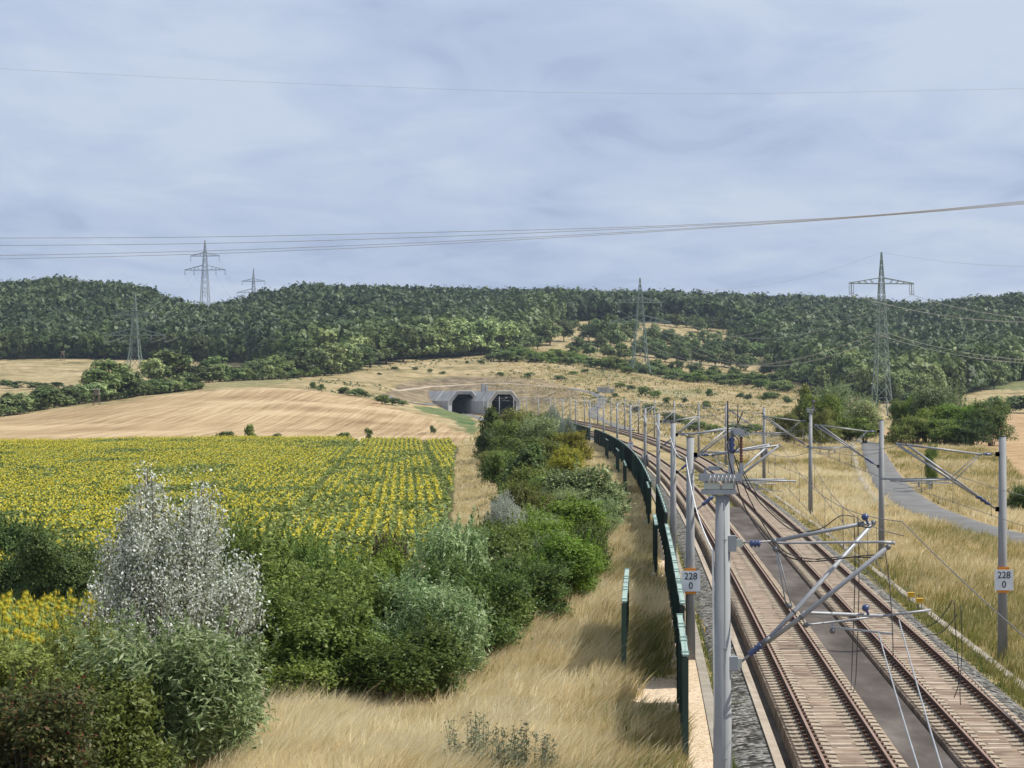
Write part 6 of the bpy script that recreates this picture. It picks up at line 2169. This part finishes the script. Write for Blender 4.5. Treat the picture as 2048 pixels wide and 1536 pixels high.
# right bank
X, Y, g = scatter(52000, 1380, 2180, 60, 430, 42, 2)
rp_ = np.array([(p.x, p.y) for p in catmull([(q[0], q[1], 0) for q in ROAD], 6)])
road_x = np.interp(Y, rp_[:, 1], rp_[:, 0])
off_r = np.abs(X - road_x) / np.sqrt(1 + np.interp(Y, rp_[:-1, 1], np.diff(rp_[:, 0]) / np.maximum(np.diff(rp_[:, 1]), .01)) ** 2)
ok = (X > T2(Y) + 2.3) & ((off_r > 2.0) | (Y < 118)) & ~in_poly(X, Y, Z_wheat)
ductk = (np.abs(X - T2(Y) - 2.88) > .26)
ok &= ductk
X, Y = X[ok], Y[ok]
near_t = np.clip(1 - (X - T2(Y) - 2.3) / 1.6, 0, 1)
patch = fbm(X / 3, Y / 7, 61)
patch2 = fbm(X / 9, Y / 22, 62)
h = (.30 + .55 * patch) * (1 - .5 * near_t) * (.7 + .6 * np.random.default_rng(4).random(len(X)))
tint = np.clip(.46 + 1.5 * (patch2 - .48) + .3 * (patch - .5) - .3 * near_t - .14 * np.clip((190 - Y) / 60, 0, 1), 0, 1)
grass('dry_grass', 'dry yellow grass on the bank right of the tracks and around the road', X, Y, h, .02 + Y * .00018, tint, (.14, -.05), per=8, rad=.2)
# strip between sunflowers and hedge, and the far verge by the fence
X, Y, g = scatter(26000, 860, 1320, 120, 470, 43, 2)
ok = (X > sun_edge(Y) + .4) & (X < T1(Y) - 3.95) & (Y < 440)
X, Y = X[ok], Y[ok]
patch = fbm(X / 2.5, Y / 6, 71)
h = (.25 + .35 * patch) * (.7 + .6 * np.random.default_rng(5).random(len(X)))
tint = np.clip(.62 + .5 * (patch - .5), 0, 1)
grass('dry_grass', 'pale dry grass strip between the sunflowers, the hedge and the far fence', X, Y, h, .02 + Y * .00018, tint, (.12, -.05), per=7, rad=.25)
# coarse tufts that roughen the far slopes
X, Y, g = scatter(30000, 520, 1760, 430, 1360, 48, 1)
px_ = 1024 + X * F / Y
ok = ~in_poly(X, Y, Z_stub) & (Y < edge_d(px_) - 6) & ~in_poly(X, Y, Z_gr1) & ~in_poly(X, Y, Z_wheat)
a_, b_ = T1(np.minimum(Y, 935)), T2(np.minimum(Y, 930))
ok &= ~((X > np.minimum(a_, b_) - 5) & (X < np.maximum(a_, b_) + 5) & (Y < 960)) & (X > sun_edge(Y) + 3)
for rb_ in (PATH_R, ROAD):
    q_ = np.array([(p.x, p.y) for p in catmull([(r[0], r[1], 0) for r in rb_], 6)])
    for k in range(0, len(q_)):
        ok &= (X - q_[k, 0]) ** 2 + (Y - q_[k, 1]) ** 2 > 3.4 ** 2
X, Y = X[ok], Y[ok]
tn = fbm(X / 14, Y / 30, 49)
grass('dry_tufts', 'coarse dry tufts roughening the far grass slopes', X, Y, .35 + .7 * g.random(len(X)), .22 + .25 * g.random(len(X)), np.clip(.46 + 1.4 * (tn - .48) + .12 * g.normal(size=len(X)), 0, 1), (.15, 0), per=4, rad=.25)
# weeds along the left track and on the right verge
X, Y, g = scatter(130000, 1180, 2048, 42, 260, 44, 2)
o1 = X - T1(Y)
o2 = X - T2(Y)
n_ = fbm(X / .8, Y / 3, 81)
ok = ((o1 > -2.85) & (o1 < -1.75 - 1.5 * (1 - n_) * fbm(X / 2.5, Y / 9, 83) * 1.3) & (n_ > .30)) | ((o2 > 1.95 + n_ * .4) & (o2 < 2.7) & (n_ > .30)) | ((o1 > 1.3) & (o2 < -1.4) & (Y > 172) & (n_ > .38))
X, Y, n_ = X[ok], Y[ok], n_[ok]
grass('weeds', 'low green weeds along the ballast on both sides of the tracks', X, Y, .06 + .22 * n_ * np.random.default_rng(6).random(len(X)), (.025 + Y * .00012), np.clip(n_ * 1.3 - .2 + .25 * np.random.default_rng(8).random(len(X)), 0, 1), (.1, 0), 'weeds', per=5, rad=.12)

# ------------------------------------------------------------------ sunflowers
ROW_T = -.042
rowsp = .76


def sun_positions(d0, d1, step, seed, xmin_px=-90):
    g = np.random.default_rng(seed)
    P_ = []
    for r in range(0, 190):
        x0 = 2.5 - r * rowsp            # row position at the far end of the alignment
        ys = np.arange(d0, d1, step) + g.uniform(0, step)
        ys = ys + g.normal(size=len(ys)) * .05
        xs = x0 + ROW_T * (ys - 100) + 1.6 * np.sin(ys / 90.0) * .4 + g.normal(size=len(ys)) * .12
        ok = (xs < sun_edge(ys) - .2) & (xs > (xmin_px - 1024) * ys / F) & (ys < 420 + 10 * vnoise(xs / 6, ys * 0, 5))
        P_.append(np.stack((xs[ok], ys[ok], np.full(int(ok.sum()), 1.0 if r in (6, 21) else 0.0)), 1))
    return np.concatenate(P_)


def sun_mass():
    g = np.random.default_rng(77)
    pos = np.concatenate((sun_positions(104, 220, .26, 1), sun_positions(220, 426, .36, 2)))
    X, Y = pos[:, 0], pos[:, 1]
    n = len(X)
    Z = zt(X, Y)
    bare = fbm(X / 7, Y / 22, 91)
    h = 1.55 + .3 * (fbm(X / 12, Y / 30, 92) - .5) + g.normal(size=n) * .09
    h -= .35 * (bare < .36) + .5 * (pos[:, 2] > .5)
    V, S, L_, MI = [], [], [], []
    # leaves: four per plant
    for k in range(4):
        a = g.random(n) * 6.28
        rr = g.uniform(.12, .30, n)
        c = np.stack((X + np.cos(a) * rr, Y + np.sin(a) * rr, Z + h * g.uniform(.55, .93, n)), 1)
        nr = np.stack((np.cos(a) * .5, np.sin(a) * .5, np.ones(n)), 1) + g.normal(size=(n, 3)) * .3
        nr /= np.linalg.norm(nr, axis=1, keepdims=True)
        V.append(leaf_quads(c, nr, g.uniform(.28, .44, n), g.uniform(.22, .34, n), g).reshape(-1, 3))
    nq = 4 * n
    # heads: hexagons
    tram = pos[:, 2] > .5            # tramlines: trodden plants without heads
    has = (g.random(n) < np.where(Y > 220, .70, .76)) & ~((bare < .36) & (g.random(n) < .8)) & ~tram
    m = np.where(has)[0]
    nr = np.array([.30, -.85, .42]) + g.normal(size=(len(m), 3)) * .33
    nr /= np.linalg.norm(nr, axis=1, keepdims=True)
    u = np.cross(nr, np.array([0, 0, 1.0]))
    u /= np.linalg.norm(u, axis=1, keepdims=True)
    w = np.cross(nr, u)
    rad = g.uniform(.050, .085, len(m))
    c = np.stack((X[m], Y[m], Z[m] + h[m]), 1) + nr * .08
    ang = np.arange(6) * math.pi / 3
    hv = c[:, None, :] + (u[:, None, :] * np.cos(ang)[None, :, None] + w[:, None, :] * np.sin(ang)[None, :, None]) * rad[:, None, None]
    verts = np.concatenate(V + [hv.reshape(-1, 3)])
    sizes = np.concatenate((np.full(nq, 4), np.full(len(m), 6)))
    me = np_mesh('sunflower_field', verts, sizes, np.arange(len(verts)), np.concatenate((np.zeros(nq), np.ones(len(m)))))
    me.materials.append(M['sfleaf'])
    me.materials.append(M["petal"])
    print('sunflowers', n)
    tag(link_mesh('sunflower_field', me), 'wide field of yellow sunflowers in rows left of the hedge', kind='stuff')


sun_mass()


def sun_proto(seed):
    g = random.Random(seed)
    st, hd = MB(), MB()
    h = 1.55
    st.tube([(0, 0, 0), (.01, 0, h * .6), (.04, -.02, h - .05), (.10, -.03, h - .02)], [.02, .016, .012, .010], 5)
    for k in range(9):
        a = k * 2.4 + g.random() * .5
        z = h * (.3 + .62 * k / 9)
        l, w = g.uniform(.24, .36), g.uniform(.10, .15)
        d, s = Vector((math.cos(a), math.sin(a), 0)), Vector((-math.sin(a), math.cos(a), 0))
        b = Vector((0, 0, z))
        p = [b, b + d * l * .5 + s * w + Vector((0, 0, .06)), b + d * l + Vector((0, 0, -.08)), b + d * l * .5 - s * w + Vector((0, 0, .06)), b + d * l * .45 + Vector((0, 0, .02))]
        st.poly(p, [(0, 1, 4), (1, 2, 4), (2, 3, 4), (3, 0, 4)])
    nr = Vector((.80, -.42, .05)).normalized()
    u = nr.cross(Vector((0, 0, 1))).normalized()
    w = nr.cross(u)
    c = Vector((.13, -.05, h - .03))
    n = 14
    for k in range(n):
        a0, a1, am = 2 * math.pi * k / n, 2 * math.pi * (k + 1) / n, 2 * math.pi * (k + .5) / n
        f = lambda a, r, o=0: c + (u * math.cos(a) + w * math.sin(a)) * r + nr * o
        hd.poly([f(a0, .06), f(am, .175, -.03 + g.uniform(-.03, .04)), f(a1, .05)], [(0, 1, 2)])
    dk = MB()
    dk.tube([c - nr * .03, c + nr * .008, c + nr * .014], [.04, .055, .02], 9)
    return st.mesh('stem'), hd.mesh('petals'), dk.mesh('disc')


SP = [sun_proto(k) for k in range(4)]
for a, b, c_ in SP:
    a.materials.append(M['sfleaf'])
    b.materials.append(M["petal"])
    c_.materials.append(M['sfdisc'])
pos = sun_positions(72.5, 93.5, .42, 9, -20)
pxs = 1024 + pos[:, 0] * F / pos[:, 1]
pos = pos[(pxs < 190) & (pxs > -14)]
np.random.default_rng(2).shuffle(pos)
pos = pos[:240]
for k, (x_, y_, _) in enumerate(pos):
    a, b, c_ = SP[k % 4]
    r = empty('sunflower', (x_, y_, z1(x_, y_) - .02), J(-.8, .8), (1, 1, J(.85, 1.12)))
    tag(r, 'yellow sunflower among the nearest ones left of the silver poplar', 'sunflower', 'nearest sunflowers')
    link_mesh('stem', a, None, r)
    link_mesh('flower_head', b, None, r)
    link_mesh('seed_disc', c_, None, r)


# ------------------------------------------------------------------ scattered low scrub on the dry slopes (one mass of tiny plants)
g_ = np.random.default_rng(123)
sx_, sy_ = [], []
while len(sx_) < 900:
    px_, d_ = 560 + g_.random() * 1100, 780 + g_.random() * 620
    x_ = (px_ - 1024) * d_ / F
    if d_ > edge_d(px_) - 10 or abs(x_ - float(T1(min(d_, 930)))) < 34 and d_ < 975:
        continue
    if in_poly(np.array([x_]), np.array([d_]), Z_stub)[0] or in_poly(np.array([x_]), np.array([d_]), Z_brown)[0]:
        continue
    if vnoise(x_ / 30, d_ / 60, 17) < .40 + .25 * g_.random():
        continue
    sx_.append(x_)
    sy_.append(d_)
sx_, sy_ = np.array(sx_), np.array(sy_)
sz_ = zt(sx_, sy_)
V_ = []
for k in range(16):
    s1 = g_.uniform(.25, .9, len(sx_))
    c_ = np.stack((sx_ + g_.normal(size=len(sx_)) * .55 * s1, sy_ + g_.normal(size=len(sx_)) * .5 * s1, sz_ + g_.uniform(.05, .9, len(sx_)) * s1), 1)
    nr_ = rand_unit(len(sx_), g_) + np.array([.2, -.4, .5])
    nr_ /= np.linalg.norm(nr_, axis=1, keepdims=True)
    V_.append(leaf_quads(c_, nr_, s1 * .8, s1 * .55, g_))
tag(link_mesh('low_scrub', quads_mesh('low_scrub', np.concatenate(V_)), M['lf_treedark']), 'scattered knee-high scrub dotting the dry grass slopes', kind='stuff')

# ------------------------------------------------------------------ the summer air: a thin even haze round everything
hz = MB()
hz.box((0, 2500, 80), (26500, 6200, 440))
hm = bpy.data.materials.new('summer haze')
hm.use_nodes = True
hn, hl = hm.node_tree.nodes, hm.node_tree.links
hn.clear()
ho = hn.new('ShaderNodeOutputMaterial')
hv = hn.new('ShaderNodeVolumePrincipled')
hv.inputs['Color'].default_value = (0.66, 0.80, 0.98, 1)
hv.inputs['Density'].default_value = 0.00005
hv.inputs['Anisotropy'].default_value = 0.1
hl.new(hv.outputs[0], ho.inputs['Volume'])
tag(hz.build('haze', hm, None), 'thin blue summer haze filling the valley air', kind='stuff')
